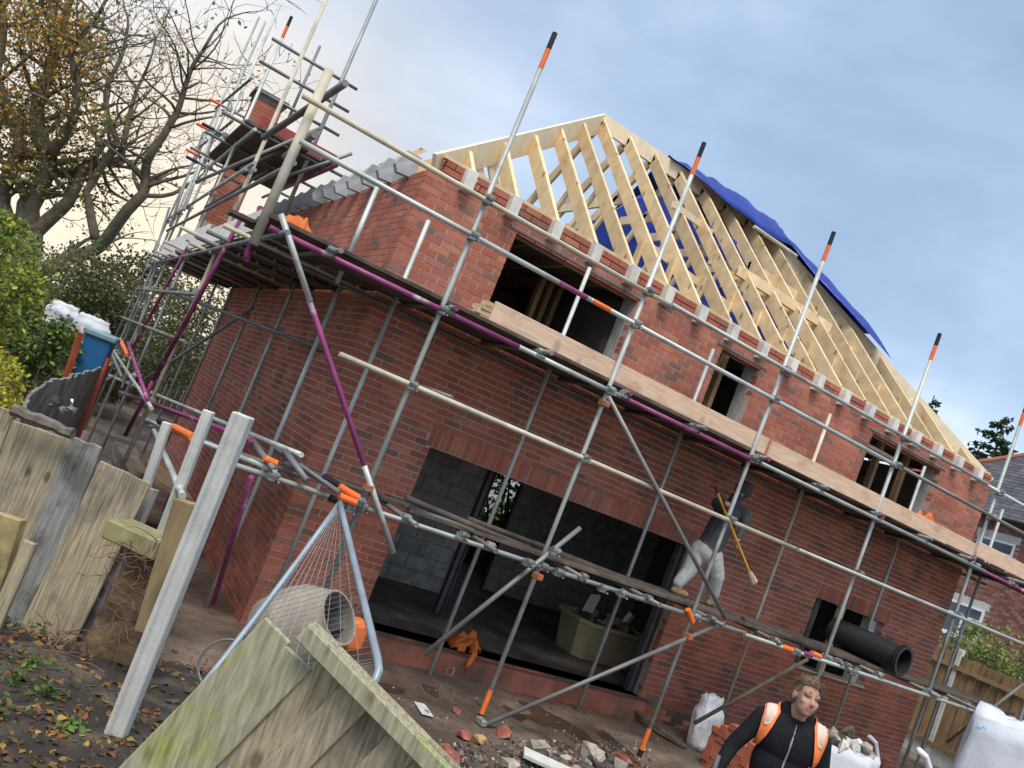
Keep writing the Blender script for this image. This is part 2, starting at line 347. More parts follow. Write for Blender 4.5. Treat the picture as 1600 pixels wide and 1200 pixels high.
# block walls of the room behind the wide opening, block by block
def blockwall(x0, x1, Y, z1):
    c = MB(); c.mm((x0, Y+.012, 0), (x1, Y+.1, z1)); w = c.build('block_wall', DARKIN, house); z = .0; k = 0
    while z < z1-.1:
        x = x0-(.225 if k % 2 else 0)
        while x < x1-.02:
            a, b = max(x, x0), min(x+.45, x1)
            if b-a > .05:
                m = MB(); m.mm((a+.006, Y+rnd.uniform(-.003, .003), z+.006), (b-.006, Y+.05, z+.219)); m.build('block', BLOCK, w)
            x += .45
        z += .225; k += 1
blockwall(.32, 3.55, 2.75, 2.48); blockwall(5.0, 8.3, 4.1, 2.48)
for lo_, hi_ in (((3.55, 2.75, 0), (3.65, 4.1, 2.49)), ((8.3, .32, 0), (8.4, 6.88, 2.49))):
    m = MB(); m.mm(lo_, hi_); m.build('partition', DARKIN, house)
for x, y in ((2.86, 1.5), (5.18, .12)):
    m = MB(); m.mm((x, y, .0), (x+.012, y+.1, 2.49)); m.mm((x+.09, y, 0), (x+.102, y+.1, 2.49)); m.mm((x+.012, y+.045, 0), (x+.09, y+.055, 2.49)); m.build('steel_column', mat('primer steel', (.13, .11, .12), rough=.5, metal=.3, var=.3), house)
m = MB(); m.mm((8.55, .06, .99), (8.64, .14, 2.02)); m.build('window_post', PINE, house)
m = MB(); m.mm((9.42, .12, .99), (9.53, .30, 2.0)); m.build('reveal_board', BLOCKW, house)
m = MB(); m.mm((7.85, -.02, .965), (9.57, .1, .988)); m.build('sill', CONC, house)
for a, b in ((1.21, 3.06), (4.55, 5.30), (7.82, 9.62)):
    m = MB(); m.mm((a-.1, -.012, 4.612), (b+.1, .09, 4.64)); m.build('lintel', GALVD, house)
m = MB(); m.mm((8.0, .35, 4.45), (9.0, .75, 4.5)); m.build('loft_board', BLOCKW, house)
# ---------------------------------------------------------------- roof timbers
TAN = .905; RH = 3.47; RZ = 4.85+TAN*RH; RE = H-RH      # hip roof: ridge at Y = RH from X = RH to X = RE
def beam(p0, p1, w, d, matl, name='rafter', upv=Vector((0, 0, 1))):
    p0 = Vector(p0); p1 = Vector(p1); t = (p1-p0).normalized(); s = t.cross(upv).normalized(); u = s.cross(t)
    m = MB(); vs = []
    for p in (p0, p1):
        for a, b in ((-1, -1), (1, -1), (1, 0), (-1, 0)): vs.append(p+s*(a*w/2)+u*(b*d))
    m.add(vs, [(3, 2, 1, 0), (4, 5, 6, 7), (0, 1, 5, 4), (1, 2, 6, 5), (2, 3, 7, 6), (3, 0, 4, 7)])
    return m.build(name, matl, house)
W_, D_ = .05, .20
for i, x in enumerate(RAFX):          # front slope, common and jack rafters
    x = x+.085; t = min(x, H-x, RH)
    beam((x, -.02, 4.86), (x, t-.03, 4.85+TAN*(t-.03)), W_, D_ if i else .16, PINE)
    if t > 1.2:                       # truss webs behind the rafter
        y = t*.62; beam((x+.06, y, 4.85+TAN*y-.2), (x+.06, t*.95, 4.86), .045, .09, PINEPALE, 'truss_web')
    if t > RH-.01:
        beam((x, 2*RH+.02, 4.86), (x, RH+.03, RZ), W_, D_, PINE)
        y0 = RH*.55; beam((x+.06, y0, 4.85+TAN*y0-.12), (x+.06, 2*RH-y0, 4.85+TAN*y0-.12), .045, .14, PINEPALE, 'collar')
LY = [.55+.59*i for i in range(14)]
for y in LY:                          # left slope jack rafters up to the hips
    t = min(y, 2*RH-y) if y < 2*RH else 0
    if t > .25: beam((-.02, y, 4.86), (t-.03, y, 4.85+TAN*(t-.03)), W_, D_, PINE)
    if t > 1.4: beam((t*.6, y+.06, 4.85+TAN*t*.6-.2), (t*.95, y+.06, 4.86), .045, .09, PINEPALE, 'truss_web')
for y in [RH+.59*i for i in range(-5, 6)]:    # right slope
    t = min(y, 2*RH-y)
    if t > .3: beam((H+.02, y, 4.86), (H-t+.03, y, 4.85+TAN*(t-.03)), W_, D_, PINE)
for a, b in (((0, 0, 4.90), (RH, RH, RZ+.05)), ((0, 2*RH, 4.90), (RH, RH, RZ+.05)), ((H, 0, 4.90), (RE, RH, RZ+.05)), ((H, 2*RH, 4.90), (RE, RH, RZ+.05))):
    beam(a, b, .05, .30, PINEPALE, 'hip_rafter')
beam((RH-.05, RH, RZ+.05), (RE+.05, RH, RZ+.05), .05, .26, PINEPALE, 'ridge_board')
for (yy, x0, x1) in ((1.75, 5.2, 9.0),):   # purlin battens tied to the webs
    z = 4.85+TAN*yy-.21; beam((x0, yy, z), (x1, yy, z-.0), .045, .09, PINE, 'binder')
for i in range(5, 16):                # short studs and noggings of the dormer and low attic wall
    x = RAFX[i]+.085; t = min(x, H-x, RH)
    if t > 1.2:
        beam((x-.055, 1.0, 4.86), (x-.055, 1.0, 4.85+TAN*1.0-.15), .05, .10, PINE, 'attic_stud', Vector((0, 1, 0)))
        m = MB(); m.mm((x-.5, .93, 4.86+rnd.uniform(0, .1)), (x-.085, .985, 5.06+rnd.uniform(0, .2))); m.build('nogging', PINE, house)
beam((5.6, 1.55, 6.3), (7.9, 1.55, 6.3), .06, .16, PINE, 'trimmer'); beam((6.4, 2.25, 6.75), (7.7, 2.25, 6.75), .06, .2, PINE, 'trimmer')
beam((4.3, 1.9, 6.75), (5.7, 2.6, 7.0), .045, .10, PINEPALE, 'tie')
beam((3.6, 1.2, 5.75), (5.4, 1.0, 5.5), .045, .10, PINE, 'tie')
m = MB(); m.mm((.12, .012, TOP+.226), (H-.1, .10, TOP+.262)); m.build('wall_plate', PINE, house)
# rafter feet: pale boxed ends projecting past the wall
for i, x in enumerate(RAFX):
    m = MB(); z0, z1 = TOP-.01, TOP+.222
    m.prism([(x-.06, -.115, z0), (x-.06, .04, z0), (x-.06, .04, z1), (x-.06, -.11, z1)], (.12, 0, 0)); o = m.build('rafter_foot', BLOCKW, house); bevel(o, .004)
for i, y in enumerate(LY):
    m = MB(); z0, z1 = TOP-.0, TOP+.25; a = .0
    m.prism([(-.20, y-.02, z0+.06), (-.15, y-.03, z0-.02), (.05, y-.03, z0), (.05, y-.03, z1), (-.13, y-.03, z1)], (0, .09, 0)); m.build('eaves_tray', TRAY, house)
    m = MB(); m.prism([(-.14, y+.062, z1-.06), (-.06, y+.062, z1-.06), (.10, y+.062, z1+.13), (.02, y+.062, z1+.13)], (0, .04, 0)); m.build('rafter_foot', PINE, house)
    if i < 13:
        m = MB(); m.mm((.0, y+.115, TOP), (.10, y+.55, TOP+.16)); m.build('eaves_infill', TRAY, house)
# chimney: corbelled stack on the side wall
cb = PD(412, 180, 16.2)
m = MB(); cx0, cx1, cy0, cy1 = cb.x-.27, cb.x+.27, cb.y-.1, cb.y+.44
m.prism([(.0, cy0, 3.36), (.0, cy0, 4.3), (cx0+.01, cy0, 4.3), (cx0+.01, cy0, 4.0), (-.2, cy0, 3.36)], (0, cy1-cy0, 0)); m.mm((cx0+.01, cy0+.01, 4.29), (cx1-.01, cy1-.01, 7.06))
ch = m.build('chimney', MORTAR, house); cm_ = MB(); z = 4.3; k = 0
while z < 6.98:
    def rowx(y, s):
        x = cx0-(.1125 if k % 2 else 0)
        while x < cx1-.02:
            a, b = max(x, cx0), min(x+.225, cx1)
            if b-a > .03:
                mb = MB(); mb.mm((a+.005, y-.05, z+.005), (b-.005, y+.05, z+.07), pick() if rnd.random() < .5 else (.42, .13, .07)); mb.build('brick', BRICK, ch, True)
            x += .225
    rowx(cy0+.05, 1)
    y = cy0-(.1125 if k % 2 else 0)
    while y < cy1-.02:
        a, b = max(y, cy0), min(y+.225, cy1)
        if b-a > .03: cm_.mm((cx0-.002, a+.005, z+.005), (cx0+.08, b-.005, z+.07), pick()); cm_.mm((cx1-.08, a+.005, z+.005), (cx1+.002, b-.005, z+.07), pick())
        y += .225
    z += .075; k += 1
cm_.build('brickwork', BRICK, ch, True, kind='stuff')
m = MB(); m.mm((cx0-.07, cy0-.07, 7.0), (cx1+.07, cy1+.07, 7.07)); m.mm((cx0-.02, cy0-.02, 6.9), (cx1+.02, cy1+.02, 6.998)); m.build('chimney_cap', DARKIN, ch)
# blue tarpaulin thrown over the ridge and the back slope
def tarp():
    m = MB(); nu, nv = 56, 40
    for j in range(nv+1):
        for i in range(nu+1):
            u = i/nu; v = j/nv
            x = 4.95+u*(9.25-4.95)
            s = -.55*ss(.02, .30, u)-.35*ss(.55, .85, u)-.10-.22*abs(fr(7, u*9, 0))+v*7.6       # distance down the back slope from the ridge, negative = street side
            lim = max(0, (x-RE))                       # past the ridge end follow the right hip slope
            y0 = RH-.08-.42*ss(.02, .30, u)-.12*abs(fr(7, u*9, 0)); y0 = min(y0, (H-x)-.10-.35*ss(RE, RE+.8, x)) if x > RE-.4 else y0; y = y0+v*5.8
            zr = min(4.85+TAN*min(y, 2*RH-y, RH), 4.85+TAN*(H-x)) if y < 2*RH else 4.85-TAN*(y-2*RH)*.3
            z = max(zr, 4.9)+.13+.10*math.exp(-((y-RH)/.5)**2)*ss(0, .3, u)+.06*abs(fr(3, x*1.3, y*1.1))+.05*math.sin(x*4.2+y*1.5)*ss(0, .2, v)+.07*ss(.0, .12, v)*abs(fr(5, x*3, y*2))
            if x > RE: z += .10*ss(RE, RE+1.0, x)
            m.v.append((x+.05*fr(4, y*2, x), y, z))
    m.f = [(j*(nu+1)+i, j*(nu+1)+i+1, (j+1)*(nu+1)+i+1, (j+1)*(nu+1)+i) for j in range(nv) for i in range(nu)]; m.c = [0]*len(m.f); m.m = [0]*len(m.f)
    return m.build('tarpaulin', TARP, None, smooth=True, label='bright blue tarpaulin draped over the ridge of the timber roof', cat='tarpaulin')
tp = tarp(); md = tp.modifiers.new('thick', 'SOLIDIFY'); md.thickness = .006
m = MB(); n_ = 26                   # a loose sheet hanging inside the roof
for j in range(n_+1):
    for i in range(n_+1):
        u, v = i/n_, j/n_; x = 3.55+u*6.5; top = 7.12-1.1*(1-ss(-.02, .16, u)); top = min(top, 4.85+TAN*(H-x)-.25)
        m.v.append((x, 2.86+.08*math.sin(u*22+v*2)+.16*v*fr(6, u*5, v*3), 4.88+(top-4.88)*v))
m.f = [(j*(n_+1)+i, j*(n_+1)+i+1, (j+1)*(n_+1)+i+1, (j+1)*(n_+1)+i) for j in range(n_) for i in range(n_)]; m.c = [0]*len(m.f); m.m = [0]*len(m.f)
m.build('tarpaulin', TARP, None, smooth=True, label='blue tarpaulin hanging behind the roof trusses like a curtain', cat='tarpaulin').modifiers.new('thick', 'SOLIDIFY').thickness = .006
m = MB(); p = PY(1190, 375, 2.9); q = PY(1225, 400, 2.7); m.tube((6.6, RH-.75, 7.52), (7.7, RH-.8, 7.48), .035); m.build('pole', CREAM, None, label='pale pole weighing down the edge of the roof tarpaulin', cat='pole')
# ---------------------------------------------------------------- scaffold
scaf = thing('scaffold', 'galvanised tube scaffold with timber decks wrapped round the brick house', 'scaffold')
YO, YI, XO, XI = -1.30, -.25, -1.30, -.30
def T(p0, p1, matl=None, name='ledger', r=.0242, cap=None):
    p0 = Vector(p0); p1 = Vector(p1); m = MB(); n = 10
    m.tube(p0, p1, r, n); m.tube(p0+(p1-p0)*.0001, p1-(p1-p0)*.0001, r*.8, n)
    o = m.build(name, matl or GALV, scaf); o.data.polygons.foreach_set('use_smooth', [len(p.vertices) == 4 for p in o.data.polygons])
    if cap:
        for mt, a, b in cap:
            c = MB(); d = (p1-p0).normalized(); c.tube(p1-d*b, p1-d*a+d*.002, r*1.06, n); c.build('sleeve', mt, o)
    return o
def coupler(p, ax=0):
    m = MB(); p = Vector(p); rz = Matrix.Rotation(rnd.uniform(-.2, .2)+ax, 3, 'Z')
    m.box(p, (.072, .078, .06), rz); m.box(p+rz @ Vector((0, -.035, .03)), (.075, .07, .045), rz); m.tube(p+rz @ Vector((.045, -.02, -.02)), p+rz @ Vector((.045, -.075, -.02)), .011, 6); m.tube(p+rz @ Vector((-.045, -.07, .03)), p+rz @ Vector((.05, -.07, .03)), .010, 6)
    o = m.build('coupler', COUP, scaf); bevel(o, .008)
XS = [.19, 2.20, 4.36, 6.73, 9.02, 11.45]; TOPS = [6.06, 6.04, 6.08, 5.80, 5.72, 5.7]
TIP = [(BLACKP, 0, .17), (ORANGE, .17, .37)]
for x, t in zip(XS, TOPS):
    zb = gh(x, YO); T((x, YO, zb), (x+.02, YO, t), GALV, 'standard', cap=TIP)
    if x in (2.20, 4.36):
        m = MB(); m.tube((x, YO, zb+.08), (x, YO, zb+.32), .027, 10); m.build('sleeve', ORANGE, scaf); m = MB(); m.tube((x, YO, zb-.02), (x, YO, zb+.08), .03, 10); m.build('sleeve', BLACKP, scaf)
    for z in (1.36, 2.51, 3.24, 3.97, 4.33): coupler((x+.01, YO-.03, z+.0))
T((XO-.2, YO+.05, 3.08), (XO-.19, YO+.06, 4.66), CREAM, 'standard', r=.04)
for x in (.13, 2.10, 4.20, 6.55, 8.85, 11.1): T((x, YI, gh(x, YI)), (x, YI, {.13: 4.18, 2.10: 4.58}.get(x, 4.45)), GALV if x != 6.55 else CREAM, 'standard')
yl = YO-.048
T((-1.02, yl, 1.37), (5.2, yl, 1.37), GALV); T((5.15, yl-.05, 1.36), (13.6, yl-.05, 1.33), GALV)
T((-.52, yl, 2.53), (5.6, yl, 2.50), CREAM); T((5.5, yl-.05, 2.50), (13.6, yl-.05, 2.50), GALV)
T((-1.45, yl, 3.25), (1.05, yl, 3.25), PURPLE); T((1.05, yl, 3.25), (2.35, yl, 3.245), GALV); T((2.35, yl, 3.245), (4.55, yl, 3.24), PURPLE); T((4.45, yl-.05, 3.24), (9.2, yl-.05, 3.23), GALV); T((9.1, yl, 3.23), (13.6, yl, 3.22), PURPLE)
T((-1.50, yl, 3.99), (1.6, yl, 3.98), GALV); T((1.6, yl, 3.98), (6.9, yl, 3.97), GALV); T((6.8, yl-.05, 3.97), (13.6, yl-.05, 3.97), GALVD)
T((-1.62, yl, 4.33), (2.6, yl, 4.33), CREAM); T((2.5, yl-.05, 4.33), (8.6, yl-.05, 4.34), GALV); T((8.4, yl, 4.34), (13.6, yl, 4.36), GALV)
m = MB(); m.tube((1.62, yl, 3.98), (1.85, yl, 3.98), .026, 10); m.build('sleeve', ORANGE, scaf); m = MB(); m.tube((1.2, yl, 3.98), (1.55, yl, 3.98), .0255, 10); m.build('sleeve', PURPLE, scaf)
T((-.9, YI+.05, 3.21), (11.4, YI+.05, 3.21), GALVD); T((-.3, YI-.05, 1.40), (11.4, YI-.05, 1.38), GALVD)
# transoms under the decks, ends sticking out past the ledger
for i in range(12):
    x = -.9+1.08*i+rnd.uniform(-.1, .1); o = T((x, -.06, 3.30), (x+rnd.uniform(-.03, .03), YO-rnd.uniform(.12, .32), 3.30), GALVD, 'transom', cap=[(PURPLE, 0, .03)] if i % 2 else None)
    coupler((x, YO-.05, 3.27))
for i in range(11):
    x = .5+1.05*i+rnd.uniform(-.12, .12); T((x, -.08, 1.398), (x+rnd.uniform(-.05, .05), YO-rnd.uniform(.08, .3), 1.398), GALVD, 'transom'); coupler((x, YO-.05, 1.39))
# braces
bY = YO-.095
T((-1.42, bY, 3.38), (.62, bY, 1.08), PURPLE, 'brace'); T((-1.42, bY-.003, 3.38), (-.93, bY-.003, 2.83), GALV, 'brace', r=.0252); T((.05, bY-.003, 1.72), (.62, bY-.003, 1.08), GALV, 'brace', r=.0252)
T((2.18, bY, 3.18), (4.78, bY, 1.46), GALVD, 'brace'); T((2.16, bY, -.28), (4.78, bY, 1.42), GALVD, 'brace'); T((1.40, YO+.09, .22), (2.42, YO-.12, 1.86), GALVD, 'brace')
T(PY(1085, 1130, -.9), PY(1262, 1030, -1.2), DECK, 'brace'); T(PY(1480, 1160, -.6), PY(1600, 1068, -1.2), GALVD, 'brace')
for x, z in ((2.2, -.22), (4.36, 1.15), (.19, 1.55), (2.2, 1.27), (2.2, 3.1)):
    m = MB(); m.box((x-.03, bY+.01, z), (.07, .12, .06), rotz(.1)); m.tube((x-.03, bY-.05, z+.01), (x-.03, bY+.0, z+.01), .014, 6); o = m.build('coupler', mat('orange coupler', (.40, .10, .03), rough=.6, var=.4, scale=20, color2=(.2, .16, .12), c2lo=.45, c2hi=.6, c2scale=12) if z > 1 else COUP, scaf); bevel(o, .012)
# decks: boards laid end to end
def boards(a0, a1, lanes, axis, z, L=3.9, w=.225, th=.038, matl=DECK):
    for k, c in enumerate(lanes):
        s = a0-(rnd.uniform(0, .25) if k % 2 else 0); first = True
        while s < a1-.1:
            e = min(s+L-rnd.uniform(0, .06), a1+rnd.uniform(-.05, .1)); m = MB(); tilt = rnd.uniform(-.008, .008)
            if axis == 'x': m.box(((s+e)/2, c, z+rnd.uniform(-.003, .006)), (e-s-.01, w-.008, th), Matrix.Rotation(tilt, 3, 'X'))
            else: m.box((c, (s+e)/2, z+rnd.uniform(-.003, .006)), (w-.008, e-s-.01, th), Matrix.Rotation(tilt, 3, 'Y'))
            o = m.build('deck_board', matl, scaf); bevel(o, .004); s = e
boards(-1.48, 13.4, [YO+.115+.228*i for i in range(5)], 'x', 3.345)
boards(-.9, 11.2, [-.085], 'x', 3.345, w=.145)
boards(.75, 11.6, [YO+.30+.228*i for i in range(3)], 'x', 1.443, L=3.4)
boards(-.05, 10.1, [XO+.115+.228*i for i in range(5)], 'y', 3.345)
boards(-.05, 9.0, [-.085], 'y', 3.345, w=.145)
# toe boards
def plank(p0, p1, h, th, matl, name='toe_board'):
    p0 = Vector(p0); p1 = Vector(p1); t = (p1-p0); L = t.length; m = MB(); m.box((p0+p1)/2+Vector((0, 0, h/2)), (L, th, h), rotz(math.atan2(t.y, t.x))); o = m.build(name, matl, scaf); bevel(o, .004)
plank((.70, YO+.05, 3.365), (4.58, YO+.04, 3.365), .195, .038, TOE); plank((4.60, YO+.0, 3.345), (8.98, YO+.03, 3.35), .20, .038, TOE); plank((9.0, YO-.01, 3.38), (13.3, YO-.01, 3.38), .21, .038, TOE)
plank((XO-.02, -.1, 3.365), (XO-.02, 3.8, 3.365), .23, .038, BLOCKW); plank((XO-.02, 3.85, 3.365), (XO-.02, 9.8, 3.365), .33, .038, BLOCKW)
# lower lift: rough poles lying on the transoms
for a, b, r, mt in ((PY(633, 777, -1.1), PY(850, 868, -1.0), .03, DECK), (PY(730, 810, -.95), PY(850, 855, -.9), .028, DECK), (PY(832, 850, -.8), PY(1075, 945, -.9), .045, DECK), (PY(640, 790, -1.05), PY(740, 830, -1.1), .024, GALVD), (PY(1160, 968, -1.05), PY(1300, 1022, -1.1), .045, DECK)):
    T(a, b, mt, 'pole', r=r)
# left side of the house
for y, t, mt in ((2.30, 6.75, CREAM), (5.30, 7.35, GALV), (8.05, 8.5, GALV), (9.6, 8.6, GALV), (10.4, 6.2, GALV), (11.8, 9.4, GALV)):
    T((XO+(.0 if y < 9 else -.02*(y-9)), y, gh(XO, y)), (XO, y, t), mt, 'standard', cap=TIP if y == 5.30 else None)
    for z in (1.3, 2.7, 3.22, 4.3): coupler((XO-.03, y, z), 1.57)
for y in (.28, 2.3, 4.4, 6.6, 8.6): T((XI, y, gh(XI, y)), (XI, y, 4.3 if y > 5 else 3.3), GALV, 'standard')
T((-.48, -.22, 3.2), (-.48, -.22, 4.25), GALV, 'standard'); T((XO+.02, YO+.02, gh(XO, YO)-.1), (XO+.02, YO+.02, 1.3), PURPLE, 'standard') if 0 else None
xl = XO-.05
for z, mt, a, b in ((3.24, GALVD, -1.6, 10.6), (3.98, GALVD, -.6, 10.4), (4.33, GALV, 1.9, 12.2), (1.30, GALV, 1.6, 11.0), (2.66, GALVD, 2.0, 11.0)): T((xl, a, z), (xl, b, z), mt)
T(PX(704, 611, .35) if 0 else (.62, YO-.02, 2.56), (XO, 5.2, 2.68), GALVD)
T((xl, 1.05, 3.60), (xl, 2.45, 1.55), PURPLE, 'brace', r=.028); T((xl, 2.45, 1.55), (xl+.02, 3.0, .75), PURPLE, 'brace'); T((xl, 5.1, 3.4), (xl, 6.9, 1.5), PURPLE, 'brace'); T((XO, 6.0, .9), (XI, 4.2, 2.9), GALVD, 'brace'); T((XO, 9.5, 2.9), (XO, 6.2, 1.0), GALVD, 'brace')
T((-1.6, 2.2, 3.3), (-.1, 2.25, 3.3), GALVD, 'transom')
for i in range(10): T((XO-rnd.uniform(.1, .35), .2+1.05*i, 3.30), (-.06, .2+1.05*i, 3.30), GALVD if i % 3 else CREAM, 'transom', cap=None)
for i in range(6): T((XO-rnd.uniform(.15, .45), 3.0+1.4*i, 3.37+.08*rnd.random()), (XO+.9, 3.0+1.4*i, 3.37), GALV if i % 2 else CREAM, 'transom')
# chimney platform
boards(3.9, 7.4, [XO-.03+.228*i for i in range(6)], 'y', 5.22, L=4, matl=DECK)
for y in (3.95, 5.6, 7.3): T((-1.75, y, 5.17), (.25, y, 5.17), GALVD, 'transom')
T((XO, 3.7, 5.12), (XO, 8.3, 5.12), GALV); T((-.2, 3.2, 5.12), (-.2, 8.3, 5.12), PURPLE)
for (a, b) in (((425, 60), (558, 140)), ((405, 95), (545, 175)), ((408, 143), (530, 212))): T(PY(*a, 4.05), PY(*b, 4.05), GALVD)
T(PY(592, -10, 4.0), PY(440, 345, 4.0), GALV, 'standard', r=.03); T(PY(500, 72, 5.8), PY(438, 215, 5.8), GALVD, 'standard')
for a, b, y in (((305, 285), (500, 200), 4.0), ((375, 265), (460, 225), 4.6), ((320, 325), (420, 265), 5.2), ((450, 275), (550, 240), 3.6)): T(PY(*a, y), PY(*b, y-.4), GALVD, 'brace')
T(PY(412, 215, 1.2), PY(540, 130, -.6), GALVD, 'transom', r=.035); T(PY(445, 245, .9), PY(492, 210, -.4), GALVD, 'transom', r=.035)
T(PX(385, 405, -1.25), PX(407, 325, -1.25), PURPLE, 'transom', r=.035)
plank((XO+.02, 3.93, 5.24), (-.1, 3.93, 5.24), .16, .03, mat('red toe board', (.30, .07, .06), rough=.8, var=.3))
for y, z in ((7.6, 5.7), (8.6, 6.4), (9.2, 6.0), (7.9, 5.1), (8.9, 5.4)):
    T((XO-.4, y, z), (XO+.7, y, z), GALVD); coupler((XO-.02, y, z), 1.57); m = MB(); m.tube((XO-.42, y, z), (XO-.2, y, z), .03, 8); m.build('sleeve', BLACKP if y < 8.5 else ORANGE, scaf)
T((XO-.05, 6.8, 5.8), (XO-.05, 12.0, 6.1), GALVD); T((XO-.05, 6.8, 6.6), (XO-.05, 12.0, 7.1), GALVD)
for y0, z0, y1, z1 in ((7.8, 4.2, 9.7, 6.6), (9.4, 4.0, 11.6, 6.4), (9.8, 3.2, 11.8, 4.6)): T((XO-.1, y0, z0), (XO-.1, y1, z1), GALV if y0 < 9 else GALVD, 'brace')
# untidy ends at the street corner of the lower lift
T(PX(229, 657, -1.45), PY(430, 735, -1.5), GALV, 'ledger'); T((-1.45, .8, 1.25), (-.35, YO, 1.45), GALVD, 'ledger'); T(PX(165, 584, -1.45), PY(471, 711, -1.25), GALV, 'ledger'); T(PX(187, 612, -1.4), PY(392, 687, -1.2), PURPLE, 'ledger')
T(PX(200, 535, -1.5), PX(230, 625, -1.5), PURPLE, 'brace'); T(PX(235, 660, -1.35), PX(285, 775, -1.5), GALV, 'brace'); T(PX(150, 492, -1.7), PX(190, 590, -1.6), GALVD, 'brace'); T(PX(118, 620, -1.8), PX(178, 588, -1.5), GALVD, 'brace'); T(PX(120, 468, -1.7), PX(290, 535, -1.3), GALVD, 'ledger')
T(PY(393, 745, -.9), PY(428, 900, -.2) if 0 else PY(332, 945, .1), PURPLE, 'standard')
T(PY(430, 700, -1.0), PY(530, 770, -1.55), GALVD, 'transom'); T(PY(395, 690, -1.1), PY(428, 735, -1.5), GALVD, 'transom', r=.03); T(PY(445, 705, -1.1), PY(480, 752, -1.5), GALVD, 'transom', r=.03)
def sleeve(p0, p1, mt, r=.032):
    m = MB(); m.tube(p0, p1, r, 10); m.build('sleeve', mt, scaf)
for a, b, mt, Y in (((272, 668), (302, 684), ORANGE, None), ((187, 530), (200, 555), ORANGE, None), ((413, 716), (432, 725), ORANGE, -1.42), ((530, 760), (560, 778), ORANGE, -1.45), ((530, 775), (556, 786), ORANGE, -1.5), ((505, 745), (532, 760), BLACKP, -1.4), ((515, 778), (532, 783), BLACKP, -1.45), ((250, 658), (272, 668), BLACKP, None), ((1222, 1010), (1238, 1016), ORANGE, -1.40), ((1268, 1020), (1282, 1026), ORANGE, -1.4), ((1255, 1020), (1268, 1024), PURPLE, -1.4), ((1075, 952), (1082, 972), ORANGE, -1.4)):
    f_ = (lambda q: PY(*q, Y)) if Y else (lambda q: PX(*q, -1.5)); sleeve(f_(a), f_(b), mt)
for q, Y in (((560, 785), -1.42), ((545, 795), -1.42), ((720, 838), -1.42), ((865, 862), -1.42), ((823, 880), -1.42), ((870, 895), -1.42), ((940, 920), -1.42), ((970, 928), -1.42), ((424, 745), -1.42), ((1240, 1018), -1.4), ((1320, 1040), -1.4), ((1330, 1050), -1.4), ((1455, 1085), -1.4), ((1520, 1115), -1.4)): coupler(PY(*q, Y))
# ---------------------------------------------------------------- neighbours, fences, far setting
def featherboards(name, label, a, b, z0, h, bw, matl, group=None, lean=0, jitter=.02, post=True, postm=CONC, caps=True, gravel=.0):
    a = Vector(a); b = Vector(b); t = b-a; L = t.length; t.normalize(); nrm = Vector((t.y, -t.x, 0)); f = thing(name, label, 'fence', group)
    n = max(1, int(L/bw)); ang = math.atan2(t.y, t.x)
    for i in range(n):
        c = a+t*((i+.5)*L/n); hh = h+rnd.uniform(-jitter, jitter); m = MB()
        m.box(Vector((c.x, c.y, z0+gravel+(hh-gravel)/2))+nrm*(.022*(i % 2)), (L/n*.98 if i % 2 else L/n*.9, .016, hh-gravel), rotz(ang+.05)); o = m.build('board', matl, f)
    if post:
        k = max(1, round(L/1.83))
        for i in range(k+1):
            c = a+t*(L*i/k); m = MB(); m.box((c.x+nrm.x*.02, c.y+nrm.y*.02, z0+(h+.12)/2), (.10, .11, h+.12), rotz(ang)); o = m.build('post', postm, f); bevel(o, .012)
        for zz in (.35, h-.25):
            m = MB(); m.box((a+b)/2-nrm*.04+Vector((0, 0, z0+zz)), (L, .04, .08), rotz(ang)); m.build('rail', matl, f)
    if gravel:
        m = MB(); m.box((a+b)/2+nrm*.012+Vector((0, 0, z0+gravel/2)), (L, .04, gravel), rotz(ang)); m.build('gravel_board', postm, f)
    return f
BROWNF = mat('brown fence', (.26, .165, .085), rough=.9, var=.3, scale=10, stretch=(3, 3, .3), rand=.2, bump=.3, color2=(.17, .11, .06), c2lo=.5, c2hi=.7)
featherboards('board_fence', 'brown close-boarded fence with concrete posts right of the house', (14.6, -4.2, 0), (14.6, 9.5, 0), -.27, 2.18, .15, BROWNF, gravel=.3)
featherboards('board_fence', 'far garden fence of grey boards behind the house', (-9, 21, 0), (3.5, 19, 0), -.27, 1.7, .18, OLDWOOD)
# neighbouring house to the right
nb = thing('neighbour_house', 'older brick house with slate roof and white windows beyond the brown fence', 'house')
NX = 24.0; NBR = mat('old brick', (.3, .1, .06), rough=.95, var=.3, scale=8, attr='col')
m = MB(); m.mm((NX+.01, -1, -.3), (NX+7, 12, 6.3)); wall = m.build('wall', mat('pale mortar', (.36, .31, .27), var=.2), nb)
wins = [(6.55, 7.75, 4.45, 5.55), (6.8, 8.0, 2.25, 3.3), (3.0, 4.2, 4.45, 5.55), (2.6, 3.9, 2.2, 3.3), (9.6, 10.6, 4.5, 5.5)]
bw = MB(); z = -.3; k = 0
while z < 6.25:
    y = -1-(.1125 if k % 2 else 0)
    while y < 12:
        a, b = max(y, -1), min(y+.225, 12)
        if not any(w[0]-.1 < (a+b)/2 < w[1]+.1 and w[2]-.1 < z+.04 < w[3]+.25 for w in wins):
            c = rnd.choice([(.26, .11, .075), (.22, .09, .065), (.30, .13, .09), (.17, .085, .07), (.33, .16, .11)]); bw.mm((NX-.005, a+.006, z+.006), (NX+.02, b-.006, z+.069), c)
        y += .225
    z += .075; k += 1
bw.build('brickwork', NBR, nb, True, kind='stuff')
GLASS = mat('window glass', (.03, .045, .07), rough=.06, spec=.8, var=.2); WHITE = mat('white upvc', (.78, .78, .77), rough=.4, var=.04)
